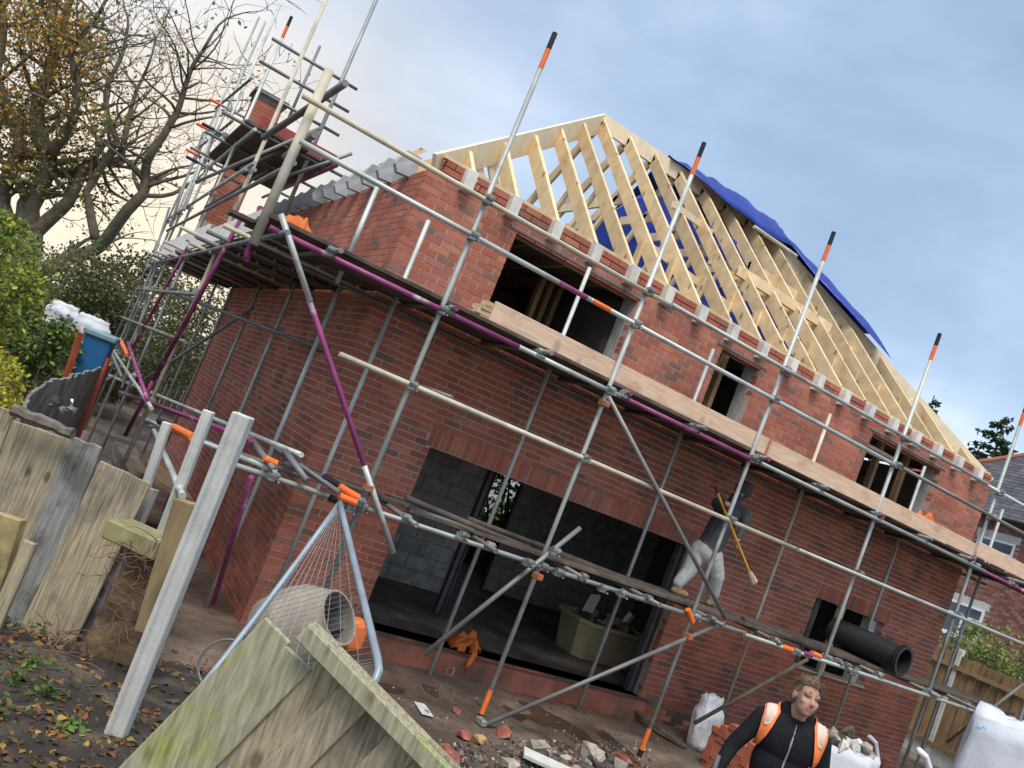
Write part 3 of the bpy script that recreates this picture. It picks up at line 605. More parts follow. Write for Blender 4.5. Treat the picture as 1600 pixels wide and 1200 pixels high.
for (a, b, c, d) in wins:
    m = MB(); m.mm((NX-.012, a-.1, d), (NX+.05, b+.1, d+.24)); m.build('lintel', CONC, nb)
    fr_ = MB()
    for lo, hi in (((a, c), (a+.07, d)), ((b-.07, c), (b, d)), ((a+.07, c), (b-.07, c+.07)), ((a+.07, d-.07), (b-.07, d)), ((a+.07, d-.42), (b-.07, d-.36)), (((a+b)/2-.03, c+.07), ((a+b)/2+.03, d-.42))): fr_.mm((NX-.03, lo[0], lo[1]), (NX+.04, hi[0], hi[1]))
    w = fr_.build('window', WHITE, nb); m = MB(); m.mm((NX+.006, a+.06, c+.06), (NX+.0085, b-.06, d-.06)); m.build('pane', GLASS, w); m = MB(); m.mm((NX-.06, a-.05, c-.06), (NX+.02, b+.05, c-.002)); m.build('sill', WHITE, w)
SLATE = mat('slate', (.085, .08, .085), rough=.7, var=.3, scale=3, rand=.15, attr=None)
rf = MB(); e0, e1, ez, rz_ = -1.5, 12.5, 6.2, 9.3
rf.prism([(NX-.4, e0, ez), (NX+7.4, e0, ez), (NX+7.4, e0, ez-.08), (NX-.4, e0, ez-.08)], (0, e1-e0, 0))
rf.add([(NX-.4, e0, ez), (NX+7.4, e0, ez), (NX+7.4, e1, ez), (NX-.4, e1, ez), (NX+3.5, e0+3.6, rz_), (NX+3.5, e1-3.6, rz_)], [(0, 1, 4), (1, 2, 5, 4), (2, 3, 5), (3, 0, 4, 5)])
roof = rf.build('roof', SLATE, nb)
sl_ = MB(); rows = 22
for k in range(rows):
    t0 = k/rows; t1 = (k+1.15)/rows; x0 = NX-.4+3.9*t0; x1 = NX-.4+3.9*min(t1, 1); z0 = ez+(rz_-ez)*t0+.02; z1 = ez+(rz_-ez)*min(t1, 1)+.005
    y = e0+3.6*t0; ye = e1-3.6*t0; y += (.15 if k % 2 else 0)
    while y < ye:
        y2 = min(y+.29, ye); s_ = rnd.uniform(.7, 1.25); c = (.085*s_, .08*s_, .088*s_); sl_.add([(x0, y, z0), (x0, y2, z0), (x1, y2, z1), (x1, y, z1)], [(3, 2, 1, 0)], c); y += .30
sl_.build('slates', mat('slate tiles', (.08, .08, .08), rough=.65, var=.25, attr='col', scale=5), roof, True, kind='stuff')
m = MB(); m.tube((NX-.4, e0, ez+.05), (NX+3.5, e0+3.6, rz_+.05), .09, 8); m.tube((NX-.4, e1, ez+.05), (NX+3.5, e1-3.6, rz_+.05), .09, 8); m.tube((NX+3.5, e0+3.6, rz_+.05), (NX+3.5, e1-3.6, rz_+.05), .09, 8); m.build('ridge_tiles', mat('ridge tile', (.30, .10, .07), var=.2), roof)
m = MB(); m.path([(NX-.45, e0, ez-.03), (NX-.45, e1, ez-.03)], .06, 8); m.tube((NX-.08, 5.2, -.3), (NX-.08, 5.2, ez-.05), .04, 8); m.build('gutter', BLACKP, nb)
# ---------------------------------------------------------------- plants
def leafmesh(name, cols, transl=.3):
    return mat(name, cols, rough=.6, spec=.25, var=.3, scale=3, attr='col', transl=transl)
LEAF = leafmesh('leaf', (.1, .1, .05)); BARK = mat('bark', (.15, .12, .085), rough=.95, var=.4, scale=5, detail=6, bump=.6, bscale=14, bdist=.03, color2=(.10, .11, .055), c2lo=.5, c2hi=.7)
def leafquad(mb, p, s, col, upb=.4):
    d = Vector((rnd.gauss(0, 1), rnd.gauss(0, 1), rnd.gauss(0, 1)+upb)).normalized(); t = d.orthogonal().normalized(); t = Matrix.Rotation(rnd.uniform(0, 6.28), 3, d) @ t; b = d.cross(t)
    p = Vector(p); mb.add([p-t*s*.5, p+b*s*.32+d*s*.08, p+t*s*.62, p-b*s*.32+d*s*.08], [(0, 1, 2, 3)], col)
def vcol(base, v=.35):
    k = rnd.uniform(1-v, 1+v); return (base[0]*k*rnd.uniform(.88, 1.12), base[1]*k, base[2]*k*rnd.uniform(.8, 1.2))
# contorted oak, half bare
OAK = PD(30, 432, 25.0); OAK.z = -.27
oak = thing('oak_tree', 'twisted half-bare oak with orange and green leaves behind the gardens', 'tree')
br = MB(); tips = []
def branch(p, d, L, r, depth, curl):
    n = max(3, int(L/.28)); pts = [p.copy()]; rs = [r]; q = p.copy(); d = d.normalized(); ph = rnd.uniform(0, 50)
    for i in range(n):
        w = Vector((fr(11, i*.42+ph, depth), fr(12, i*.42+ph, depth), fr(13, i*.42+ph, depth)*.8))
        d = (d+w*curl+Vector((0, 0, .05))).normalized(); q = q+d*(L/n); pts.append(q.copy()); rs.append(r*(1-.62*(i+1)/n))
        if depth < 5 and i > n*.18 and rnd.random() < (.30 if depth < 3 else .34):
            side = d.orthogonal(); side.rotate(Matrix.Rotation(rnd.uniform(0, 6.28), 3, d)); branch(q.copy(), (d*.75+side*.95+Vector((0, 0, .15))), L*rnd.uniform(.45, .72), rs[-1]*.58, depth+1, curl*1.12)
        if depth >= 2 and rnd.random() < .8: tips.append((q.copy(), depth))
    br.path(pts, rs, 8 if depth < 2 else 5 if depth < 4 else 4)
    if depth < 5:
        for k in range(2): branch(q.copy(), d+Vector((rnd.gauss(0, .5), rnd.gauss(0, .5), rnd.gauss(.1, .35))), L*rnd.uniform(.5, .7), max(.012, rs[-1]*.8), depth+1, curl*1.1)
rnd.seed(41)
tr_ = (right-up*0)
def rd(a, b, c=0): return Vector((right.x*a, right.y*a, 0)).normalized()*a+Vector((0, 0, b))+Vector((fwd.x, fwd.y, 0)).normalized()*c
def limb(pxs, r0_, r1_, doff):
    pts = []; n = len(pxs)
    for a in range(n-1):
        for q in range(5):
            t = q/5; k = (a+t)/(n-1); p = PD(pxs[a][0]*(1-t)+pxs[a+1][0]*t, pxs[a][1]*(1-t)+pxs[a+1][1]*t, 25+doff*k)
            pts.append(p+Vector((fr(61, a+t, doff), fr(62, a+t, doff), fr(63, a+t, doff)))*(.30 if a else .08))
    rs = [r0_+(r1_-r0_)*(i/(len(pts)-1))**.8 for i in range(len(pts))]; br.path(pts, rs, 10)
    for i in range(5, len(pts)):
        for _ in range(2 if i > len(pts)*.4 else 1):
            if rnd.random() < .62:
                d = (pts[i]-pts[i-1]).normalized(); side = d.orthogonal(); side.rotate(Matrix.Rotation(rnd.uniform(0, 6.28), 3, d)); branch(pts[i].copy(), d*.5+side+Vector((0, 0, .25)), rnd.uniform(1.2, 2.6), rs[i]*.5, 3, .62)
    branch(pts[-1].copy(), pts[-1]-pts[-3], 1.8, rs[-1], 3, .6)
b0 = OAK.copy()
br.path([b0-Vector((0, 0, .4)), PD(28, 440, 25), PD(34, 405, 25), PD(45, 360, 25)], [.85, .62, .52, .40], 14)
for pxs, ra, rb, do in (([(38, 425), (100, 412), (152, 375), (212, 302), (232, 250), (265, 185), (298, 122), (322, 70)], .27, .05, -1.2), ([(36, 400), (48, 320), (78, 250), (62, 150), (88, 60), (112, -10)], .40, .10, .8), ([(45, 370), (105, 320), (140, 262), (192, 250), (205, 185), (232, 110)], .24, .05, 1.5), ([(30, 400), (0, 320), (22, 220), (-5, 110), (10, -10)], .30, .10, -.6), ([(150, 378), (138, 300), (180, 215), (168, 130), (192, 40)], .15, .05, .5), ([(80, 245), (120, 180), (110, 90), (150, 10)], .17, .06, -1.8), ([(20, 380), (-50, 300), (-70, 180)], .25, .1, 0)):
    limb(pxs, ra, rb, do)
bo = br.build('trunk', BARK, oak, smooth=True)
lf = MB(); cOr, cGr, cYe = (.50, .22, .05), (.16, .18, .045), (.46, .34, .07)
for p, dp_ in tips:
    px_, py_, _ = proj(p); dens = max(0, 1-ss(40, 215, px_-.10*py_+40*fr(71, p.x*.6, p.y*.6, p.z*.6)*1.5)); hi = 1-ss(60, 300, py_+60*fr(72, p.x, p.y, p.z))
    if rnd.random() > dens*.8+.07: continue
    for k in range(rnd.randint(6, 14) if dens > .4 else rnd.randint(1, 4)):
        q = p+Vector((rnd.gauss(0, .22), rnd.gauss(0, .22), rnd.gauss(0, .2))); t = rnd.random(); c = (cOr if t < .42 else cYe if t < .68 else cGr) if rnd.random() < hi*.9+.15 else (cGr if t < .7 else cYe)
        leafquad(lf, q, rnd.uniform(.06, .17), vcol(c))
lf.build('leaves', LEAF, oak, True, kind='stuff')
def shrub(name, label, c, rad, n, size, cols, stems=7, seed=1, cat='shrub', group=None, hollow=.35):
    rnd.seed(seed); s = thing(name, label, cat, group); st = MB(); c = Vector(c); base = Vector((c.x, c.y, gh(c.x, c.y)-.05)); anch = []
    for k in range(stems):
        d = Vector((rnd.gauss(0, 1), rnd.gauss(0, 1), rnd.gauss(0, 1))).normalized()*rnd.uniform(.45, .9); e = c+Vector((d.x*rad[0], d.y*rad[1], d.z*rad[2])); md_ = (base*.45+e*.55)+Vector((rnd.gauss(0, .15), rnd.gauss(0, .15), 0)); st.path([base, md_, e], [.035, .022, .008], 5); anch.append(e)
    st.build('stems', BARK, s); m = MB(); clumps = [Vector((rnd.gauss(0, .5), rnd.gauss(0, .5), rnd.gauss(0, .5))) for _ in range(stems*3)]
    for k in range(n):
        q = rnd.choice(clumps)+Vector((rnd.gauss(0, .2), rnd.gauss(0, .2), rnd.gauss(0, .2)))
        if q.length > 1.12: q = q.normalized()*rnd.uniform(.85, 1.12)
        p = Vector((c.x+q.x*rad[0], c.y+q.y*rad[1], c.z+q.z*rad[2]))
        if p.z < gh(p.x, p.y): continue
        leafquad(m, p, rnd.uniform(.7, 1.3)*size, vcol(rnd.choice(cols)))
    m.build('leaves', LEAF, s, True, kind='stuff'); return s
yg, dg, bg_ = (.38, .38, .05), (.08, .13, .04), (.23, .30, .055)
sp = PD(20, 500, 8.6); shrub('garden_shrub', 'bright yellow-green leafy shrub behind the weathered curved fence', (sp.x-.5, sp.y, 1.55), (.95, .9, 1.05), 13000, .052, [bg_, bg_, yg, dg, (.24, .29, .05)], 10, 3)
sp = PD(5, 600, 7.2); shrub('garden_shrub', 'yellow flowering shrub low beside the curved fence', (sp.x-.25, sp.y, 1.05), (.5, .5, .45), 3600, .042, [yg, yg, (.42, .33, .03)], 6, 4)
sp = PD(90, 560, 9.6); shrub('garden_shrub', 'dark green bush in front of the blue container', (sp.x-.12, sp.y, 1.25), (.55, .5, .6), 4200, .06, [dg, dg, bg_], 6, 5)
for i, (px_, py_, d_, rx, rz2, cc, lb) in enumerate(((120, 418, 22, 2.3, 1.9, [(.16, .15, .07), dg, (.24, .19, .08)], 'brown-green hedge tree below the twisted oak'), (205, 400, 19, 1.7, 1.7, [dg, (.15, .14, .075), (.19, .165, .08)], 'dark hedge tree behind the side scaffold'), (10, 425, 20, 2.2, 2.0, [dg, bg_, (.22, .17, .04)], 'mixed green hedge tree under the oak trunk'), (300, 400, 24, 2.4, 2.0, [dg, (.14, .135, .07), (.18, .155, .075)], 'dark evergreen hedge beyond the end of the side wall'), (-140, 330, 26, 3.5, 3.0, [dg, (.10, .10, .035)], 'tall hedge tree left of the oak'))):
    c = PD(px_, py_, d_); shrub('hedge_tree', lb, (c.x, c.y, max(c.z-rz2*.95, .2)), (rx, rx*.8, rz2), 12000, .095, cc, 9, 20+i, 'tree', 'hedge trees behind the gardens')
sp = PD(1590, 1020, 17.5); shrub('garden_shrub', 'pale green shrub rising over the brown fence', (sp.x, sp.y, 2.1), (1.0, 1.3, .75), 2600, .10, [(.16, .20, .07), bg_, (.25, .25, .12)], 8, 31)
sp = PD(1520, 985, 20); shrub('garden_shrub', 'thin grey-green shrub below the neighbouring window', (sp.x, sp.y, 1.9), (.9, .9, .7), 1000, .10, [(.16, .20, .10), (.22, .24, .14)], 8, 32)
for i, (px_, py_, d_, hh) in enumerate(((815, 770, 17, 3.2), (790, 800, 16, 2.6), (850, 800, 18, 3.4))):
    c = PD(px_, py_, d_); shrub('garden_shrub', ('tall', 'small', 'broad')[i]+' green shrub seen through the back window of the house', (c.x, c.y, 1.6), (1.2, 1, 1.6), 1200, .14, [bg_, (.12, .2, .06)], 6, 40+i)
def conifer(label, base, h, rad, seed):
    rnd.seed(seed); t = thing('conifer_tree', label, 'tree', 'conifers behind the neighbouring house'); tk = MB(); lm = MB(); base = Vector(base); tk.path([base, base+Vector((0, 0, h))], [.28, .03], 7)
    z = h*.25
    while z < h:
        k = (1-z/h); L = rad*(k**.75)+.25
        for a in range(4):
            an = rnd.uniform(0, 6.28); L2 = L*rnd.uniform(.6, 1.1); e = base+Vector((math.cos(an)*L2, math.sin(an)*L2, z-L2*.15+rnd.uniform(-.1, .2))); s = base+Vector((0, 0, z)); tk.path([s, (s+e)/2+Vector((0, 0, .12*L2)), e], [.05, .03, .012], 4)
            for q in range(int(L2*17)):
                f_ = rnd.uniform(.15, 1); p = s.lerp(e, f_)+Vector((rnd.gauss(0, .10), rnd.gauss(0, .10), .12*L2*math.sin(f_*3.1)-abs(rnd.gauss(0, .16)))); leafquad(lm, p, rnd.uniform(.22, .42), vcol((.035, .065, .032), .4), -.3)
        z += .38*rnd.uniform(.8, 1.3)
    tk.build('trunk', BARK, t); lm.build('needles', LEAF, t, True, kind='stuff')
for lb, px_, py_, d_, rad, sd_ in (('slender conifer tip showing over the roof slope', 1460, 618, 46, 2.2, 51), ('broad dark conifer behind the slate roof', 1572, 655, 42, 4.6, 52), ('low dark conifer beside the roof corner', 1530, 700, 44, 3.0, 53), ('tall dark conifer right of the slate roof', 1660, 690, 40, 4.0, 54)):
    c = PD(px_, py_, d_); conifer(lb, (c.x, c.y, -.27), c.z+.27, rad, sd_)
# ---------------------------------------------------------------- foreground fences, posts, barrier panel
rnd.seed(77)
def wood_board(parent, p0, p1, w, th, nrm, matl, name='board', rag=0, shear=0):
    p0 = Vector(p0); p1 = Vector(p1); t = (p1-p0).normalized(); nrm = Vector(nrm).normalized(); s = t.cross(nrm).normalized(); m = MB()
    def e(p, j): return [p-s*w/2+t*(j[0]), p+s*w/2+t*(j[1])]
    a = e(p0, (0, 0)); n = 5; rag = rag*.3; top = [p1+s*w*(i/(n-1)-.5)+t*(rnd.uniform(-rag, rag)+shear*(i/(n-1)-.5)) for i in range(n)]
    m.prism([a[1], a[0]]+top, nrm*th); o = m.build(name, matl, parent); bevel(o, .004); return o
face = -fwd; face.z = 0; face.normalize()
# weathered boards at the left, standing on the raised garden
lf_ = thing('garden_fence', 'weathered grey and buff fence of wide boards at the raised garden edge', 'fence')
dF = 4.85
def fb(t0, t1, b0_, b1, matl, rag=.02, dd=0, th=.022, name='board', par=None):
    d = dF+dd; a = PD((b0_[0]+b1[0])/2, (b0_[1]+b1[1])/2, d); b = PD((t0[0]+t1[0])/2, (t0[1]+t1[1])/2, d); w = ((PD(*t0, d)-PD(*t1, d)).length+(PD(*b0_, d)-PD(*b1, d)).length)/2
    a.y = b.y = (a.y+b.y)/2; tt = (b-a).normalized(); a2 = a-tt*.30
    return wood_board(par or lf_, a2, b, w*.97, th, face, matl, name, rag)
BUFF = mat('buff board', (.34, .28, .18), knots=.75, kscale=7, rough=.9, var=.5, scale=13, stretch=(7, 7, .3), bump=.4, bscale=40, color2=(.20, .17, .12), c2lo=.48, c2hi=.64, c2scale=3.2, bdist=.005)
GREYB = mat('grey board', (.25, .24, .215), knots=.6, kscale=7, rough=.9, var=.45, scale=15, stretch=(7, 7, .25), bump=.45, bscale=40, color2=(.13, .125, .11), c2lo=.48, c2hi=.62, c2scale=3.5, bdist=.005)
for a in (((-60, 612), (25, 650), (-140, 860), (-60, 890), BUFF), ((22, 655), (112, 690), (-60, 880), (35, 915), BUFF), ((112, 676), (160, 706), (25, 905), (75, 930), GREYB), ((158, 712), (240, 768), (72, 905), (140, 945), BUFF)): fb(*a)
fb((62, 660), (112, 690), (-5, 880), (40, 915), GREYB, dd=.06); fb((205, 745), (250, 775), (120, 940), (160, 965), GREYB, dd=.1)
a, b = PD(20, 640, 4.75), PD(114, 678, 4.75); m = MB(); m.path([a.lerp(b, i/7)+Vector((0, 0, .012*fr(77, i*.9))) for i in range(8)], [.035+.008*fr(78, i*1.3) for i in range(8)], 7); m.build('rail', mat('rotten rail', (.15, .125, .10), rough=.95, var=.5, scale=18, bump=.6), lf_)
fb((-8, 790), (40, 822), (-60, 960), (-10, 985), mat('dark post', (.24, .21, .10), var=.4, scale=12, rough=.9, color2=(.36, .26, .12), c2lo=.5, c2hi=.6), dd=-.7, th=.06, name='post')
fb((40, 845), (62, 850), (-18, 975), (2, 985), BUFF, dd=-.75, th=.03, name='stake')
# curved fence running back along the boundary
cf = thing('curved_fence', 'low grey fence curving back along the boundary behind the scaffold', 'fence')
cpts = [PD(38, 636, 5.0), PD(52, 606, 5.7), PD(75, 590, 6.3), PD(108, 580, 7.0), PD(150, 572, 8.5), PD(178, 562, 11.5)]
for a, b in zip(cpts, cpts[1:]):
    n = max(2, int((b-a).length/.16))
    for i in range(n):
        c = a.lerp(b, (i+.5)/n); an = math.atan2((b-a).y, (b-a).x); hgt = c.z-gh(c.x, c.y)+rnd.uniform(-.02, .02); m = MB(); m.box((c.x, c.y, gh(c.x, c.y)-.05+hgt/2), ((b-a).length/n*1.05, .022, hgt), rotz(an+rnd.uniform(-.05, .05))); o = m.build('board', GREYB, cf)
# brick gate pier with wooden block and post
pier = thing('gate_pier', 'short crumbling timber and earth pier wrapped in dry creeper', 'pier')
c = PD(214, 950, 4.45); m = MB(); rt = rotz(-yaw+.2)
n1, n2 = 7, 9
for j in range(n2+1):
    for i in range(20):
        a = 2*math.pi*i/20; k = .17+.02*fr(21, math.cos(a)*2, math.sin(a)*2, j*.5)+.03*(1-j/n2)
        q = max(abs(math.cos(a)), abs(math.sin(a))); m.v.append(tuple(Vector((c.x, c.y, .25+(1.10-.25)*j/n2))+rt @ Vector((math.cos(a)/q*k*.85, math.sin(a)/q*k*.7, 0))))
m.f = [(j*20+i, j*20+(i+1) % 20, (j+1)*20+(i+1) % 20, (j+1)*20+i) for j in range(n2) for i in range(20)]+[tuple(range(n2*20, n2*20+20))]; m.c = [0]*len(m.f); m.m = [0]*len(m.f)
m.build('stump', mat('rotten stump', (.15, .098, .055), rough=.95, var=.5, scale=8, detail=7, bump=.8, bscale=25, bdist=.02, color2=(.09, .065, .045), c2lo=.45, c2hi=.6, c2scale=5), pier)
dS = (c-CAM).dot(fwd); a, b = PD(188, 815, dS-.05), PD(262, 852, dS-.1); m = MB(); m.box((a+b)/2+Vector((0, 0, -.03)), ((b-a).length*1.05, .22, .10), rotz(math.atan2((b-a).y, (b-a).x))); o = m.build('cap_block', mat('mossy timber', (.25, .22, .11), rough=.9, var=.35, scale=12, color2=(.20, .21, .08), c2lo=.45, c2hi=.6), pier); bevel(o, .008)
wood_board(pier, PD(235, 985, dS-.3), PD(296, 782, dS-.3), .105, .08, face, mat('post timber', (.25, .18, .09), rough=.9, var=.4, scale=9, stretch=(2, 2, .3), color2=(.20, .15, .08), c2lo=.5, c2hi=.65, bump=.4), 'post', .012)
cr = MB()
for k in range(46):
    p = PD(rnd.uniform(165, 260), rnd.uniform(860, 990), dS-rnd.uniform(.24, .32)); pts = [p]
    dv = Vector((rnd.gauss(0, 1), rnd.gauss(0, .4), rnd.gauss(.2, 1))).normalized()
    for i in range(16): dv = (dv+Vector((rnd.gauss(0, .35), rnd.gauss(0, .15), rnd.gauss(-.03, .35)))).normalized(); p = p+dv*.017; pts.append(p)
    cr.path(pts, [.0032*(1-.7*i/16) for i in range(17)], 5)
cr.build('creeper', mat('dry creeper', (.16, .09, .055), rough=.9, var=.4), pier, kind='stuff')
# slotted concrete posts
def cpost(label, top, bot, d, w=.105, d2=None, lean=0):
    a = PD(*bot, d); b = PD(*top, d2 or d); g_ = gh(a.x, a.y); t = (b-a).normalized(); a = a-t*max(0.05, (a.z-g_)/max(t.z, .3)+.04) if a.z > g_ else a-t*.05
    s = t.cross(face).normalized(); n = face; h = w/2
    sec = [(-h, -h), (-h*.55, -h), (-h*.35, -h*.62), (h*.35, -h*.62), (h*.55, -h), (h, -h), (h, h), (h*.55, h), (h*.35, h*.6), (-h*.35, h*.6), (-h*.55, h), (-h, h)]
    m = MB(); m.prism([a+s*x+n*(-y) for x, y in sec], b-a); m.f = m.f[:]; o = m.build('concrete_post', CONC, None, label=label, cat='post'); bevel(o, .006); return o
cpost('tall white slotted concrete fence post leaning in front of the scaffold', (381, 648), (190, 1125), 3.55, .082)
cpost('second white concrete post standing against the side wall', (327, 642), (255, 830), 5.6, .068)
cpost('third concrete post half hidden beside the purple scaffold tubes', (262, 660), (218, 790), 6.0, .06)
# fallen fence panel, boards and rail, closest to the camera
pn = thing('fence_panel', 'broken green-stained fence panel tipped over against the wire barrier', 'fence')
dP = 2.42
bd = PD(225, 1190, dP)-PD(440, 970, dP); dirn = -bd.normalized(); across = PD(690, 1195, dP)-PD(478, 985, dP); across = (across-dirn*across.dot(dirn)).normalized(); pf = dirn.cross(across).normalized(); pf = pf if pf.dot(CAM-PD(440, 1000, dP)) > 0 else -pf
org = PD(432, 978, dP)
lens = [0, .02, .15, .14, .15, .145, .15, .145]
for i in range(8):
    p1 = org+across*(.098*i+.012)+dirn*(lens[i]+(-.035*min(i, 2)))+pf*(.012*(i % 2)-.01*(i > 0)); p0 = p1-dirn*1.5
    wood_board(pn, p0, p1, .104, .016, pf, ALGAE if i < 2 else (OLDWOOD if i % 2 else BUFF), 'board', .004)
a, b = PD(476, 982, dP-.05), PD(720, 1232, dP-.05); t = (b-a).normalized(); wood_board(pn, b+t*.4, a, .055, .035, pf, ALGAE, 'rail', .003); a, b = PD(488, 975, dP-.01), PD(735, 1222, dP-.01); wood_board(pn, b+t*.4, a, .03, .03, pf, BUFF, 'capping', .003)
# wire-mesh barrier panel with a bent tubular frame
bar = thing('mesh_barrier', 'temporary wire mesh barrier with bent grey-blue tube frame beside the mixer', 'barrier')
A_, B_, C_ = PD(531, 786, 4.35), PD(590, 1030, 2.95), PD(205, 1210, 3.1)
D2 = PD(560, 1100, 2.85); D3 = PD(470, 1180, 2.9); BT = mat('barrier tube', (.27, .31, .34), rough=.45, metal=.3, var=.2, scale=6)
side1 = [A_.lerp(B_, i/8)+Vector((0, 0, .0)) for i in range(9)]+[PD(592, 1048, 2.9), PD(584, 1068, 2.87), D2, D3]
m = MB(); m.path(side1, .0155, 10); m.build('frame_tube', BT, bar, smooth=True); side2 = [A_.lerp(C_, i/8)+Vector((0, 0, -.10*math.sin(math.pi*i/8)*.5)) for i in range(9)]
m = MB(); m.path(side2, .014, 10); m.build('frame_tube', BT, bar, smooth=True)
WIRE = mat('mesh wire', (.34, .36, .35), rough=.5, metal=.4, var=.2); m = MB()
def along(pts, t):
    t *= len(pts)-1; i = min(int(t), len(pts)-2); return pts[i].lerp(pts[i+1], t-i)
NW = 46
for i in range(1, NW): t = (i/NW)**.9; m.tube(along(side1, t*.92), along(side2, t), .0011, 4, cap=False)
for k in range(1, 11):
    m.path([along(side1, t*.92).lerp(along(side2, t), k/11) for t in [j/10 for j in range(11)]], .0011, 4)
m.build('mesh_infill', WIRE, bar, kind='stuff')
# concrete mixer behind the barrier
mx = thing('concrete_mixer', 'cement-caked concrete mixer with orange stand behind the mesh barrier', 'concrete mixer')
mc = PD(466, 985, 6.2); ax_ = (right*.85+fwd*-.35+Vector((0, 0, .42))).normalized(); q = ax_.to_track_quat('Z', 'Y').to_matrix()
m = MB(); m.lathe([(.0, -.36), (.20, -.34), (.31, -.22), (.33, 0), (.31, .14), (.21, .34), (.205, .37), (.19, .37), (.195, .33), (.28, .12), (.29, -.15), (0, -.3)], mc, 28, q); o = m.build('drum', mat('cement crust', (.31, .265, .21), rough=.9, var=.3, scale=6, bump=.5, bscale=20, color2=(.28, .24, .2), c2lo=.5, c2hi=.65), mx); smooth_by(o, 50)
m = MB()
for k in range(3):
    a = k*2.1; d_ = q @ Vector((math.cos(a), math.sin(a), 0)); m.box(mc+d_*.2+ax_*.05, (.03, .12, .4), q @ Matrix.Rotation(a, 3, 'Z'))
m.build('paddle', GALVD, mx)
gz = gh(mc.x, mc.y)
for a in (-1, 1):
    m = MB(); s = Vector((fwd.x, fwd.y, 0)).normalized()*.36*a; m.path([mc+s, Vector((mc.x, mc.y, gz+.3))+s*1.05, Vector((mc.x+.3*r0.x, mc.y+.3*r0.y, gz))+s*1.1], .02, 8); m.path([Vector((mc.x, mc.y, gz+.3))+s*1.05, Vector((mc.x-.3*r0.x, mc.y-.3*r0.y, gz+.12))+s*1.1], .02, 8); m.build('stand', ORANGE, mx)
m = MB(); mp_ = PD(552, 990, 6.45); m.box(mp_, (.17, .16, .24), rotz(.4)); o = m.build('motor_cover', ORANGE, mx); bevel(o, .04, 2)
for a in (-1, 1):
    c = Vector((mc.x, mc.y, gz+.13))+Vector((fwd.x, fwd.y, 0)).normalized()*.42*a-r0*.28; m = MB(); m.lathe([(.05, -.03), (.13, -.03), (.145, 0), (.13, .03), (.05, .03)], c, 18, Vector((fwd.x, fwd.y, 0)).to_track_quat('Z', 'Y').to_matrix()); o = m.build('wheel', BLACKP, mx); smooth_by(o)
# old bicycle-wheel sized hoop lying behind the mesh
hc = PD(352, 1040, 4.3); m = MB(); m.path([hc+(right*.14*math.cos(t)+up*.12*math.sin(t)+fwd*.05*math.sin(t)) for t in [2*math.pi*i/24 for i in range(24)]], .008, 6, close=True); m.build('wire_hoop', GALVD, None, label='dark wire hoop hanging behind the mesh barrier', cat='hoop')
# ---------------------------------------------------------------- things on site
# mixing tub with rubble
tub = thing('mixing_tub', 'beige plastic skip tub full of rubble inside the wide opening', 'tub')
TUBM = mat('beige plastic', (.40, .33, .19), rough=.6, var=.2, scale=4, color2=(.25, .2, .12), c2lo=.55, c2hi=.7)
def tubshape(l, w, h, tl, tw, c, th=.03):
    m = MB(); ov = lambda L, W, ch: [(-L+ch, -W), (L-ch, -W), (L, -W+ch), (L, W-ch), (L-ch, W), (-L+ch, W), (-L, W-ch), (-L, -W+ch)]
    rings = [(l, w, 0, .1), (tl, tw, h, .16), (tl+.04, tw+.04, h, .16), (tl+.04, tw+.04, h-.04, .16), (tl-th, tw-th, h, .15), (l-th, w-th, .06, .1)]
    rings = [rings[0], (tl, tw, h-.05, .16), (tl+.04, tw+.04, h-.05, .16), (tl+.04, tw+.04, h, .16), (tl-th, tw-th, h, .15), (l-th, w-th, .05, .1)]
    for L, W, z, chh in rings: m.v += [tuple(Vector(c)+Vector((x, y, z))) for x, y in ov(L, W, chh)]
    for r_ in range(len(rings)-1): m.f += [(r_*8+i, r_*8+(i+1) % 8, (r_+1)*8+(i+1) % 8, (r_+1)*8+i) for i in range(8)]
    m.f += [tuple(range(7, -1, -1)), tuple(40+i for i in range(8))]; m.c = [0]*len(m.f); m.m = [0]*len(m.f); return m
tc_ = Vector((5.55, 1.45, .004)); tubshape(.56, .30, .54, .64, .40, tc_).build('shell', TUBM, tub)
def rock(c, s, matl, parent=None, name='rubble_lump', seed=0, flat=1, **kw):
    bm = bmesh.new(); rr = random.Random(seed*7+3)
    for q in range(15):
        d = Vector((rr.gauss(0, 1), rr.gauss(0, 1), rr.gauss(0, 1))).normalized()*rr.uniform(.75, 1.15); mxx = max(abs(d.x), abs(d.y), abs(d.z)); d = d*(1+.35*(1/max(mxx, .5)-1)); bm.verts.new((d.x*s[0], d.y*s[1], d.z*s[2]))
    bmesh.ops.convex_hull(bm, input=bm.verts[:]); bmesh.ops.delete(bm, geom=[v for v in bm.verts if not v.link_faces], context='VERTS')
    if max(s) > .05:
        bmesh.ops.subdivide_edges(bm, edges=bm.edges[:], cuts=2)
        for v in bm.verts: v.co += v.co.normalized()*max(s)*.16*fr(seed, v.co.x*14, v.co.y*14, v.co.z*14)
    me = bpy.data.meshes.new(name); bm.to_mesh(me); bm.free(); me.materials.append(matl); o = obj(name, me, parent, loc=Vector(c), **kw); return o
STONE = mat('concrete rubble', (.36, .31, .25), rough=.95, var=.4, scale=9, bump=.6, bscale=25, bdist=.02, rand=.25); REDR = mat('broken brick', (.30, .09, .06), rough=.95, var=.35, scale=9, bump=.5, rand=.3, color2=(.33, .27, .22), c2lo=.56, c2hi=.66); DKR = mat('dark rubble', (.07, .06, .055), rough=.95, var=.5, scale=9, bump=.5, rand=.3)
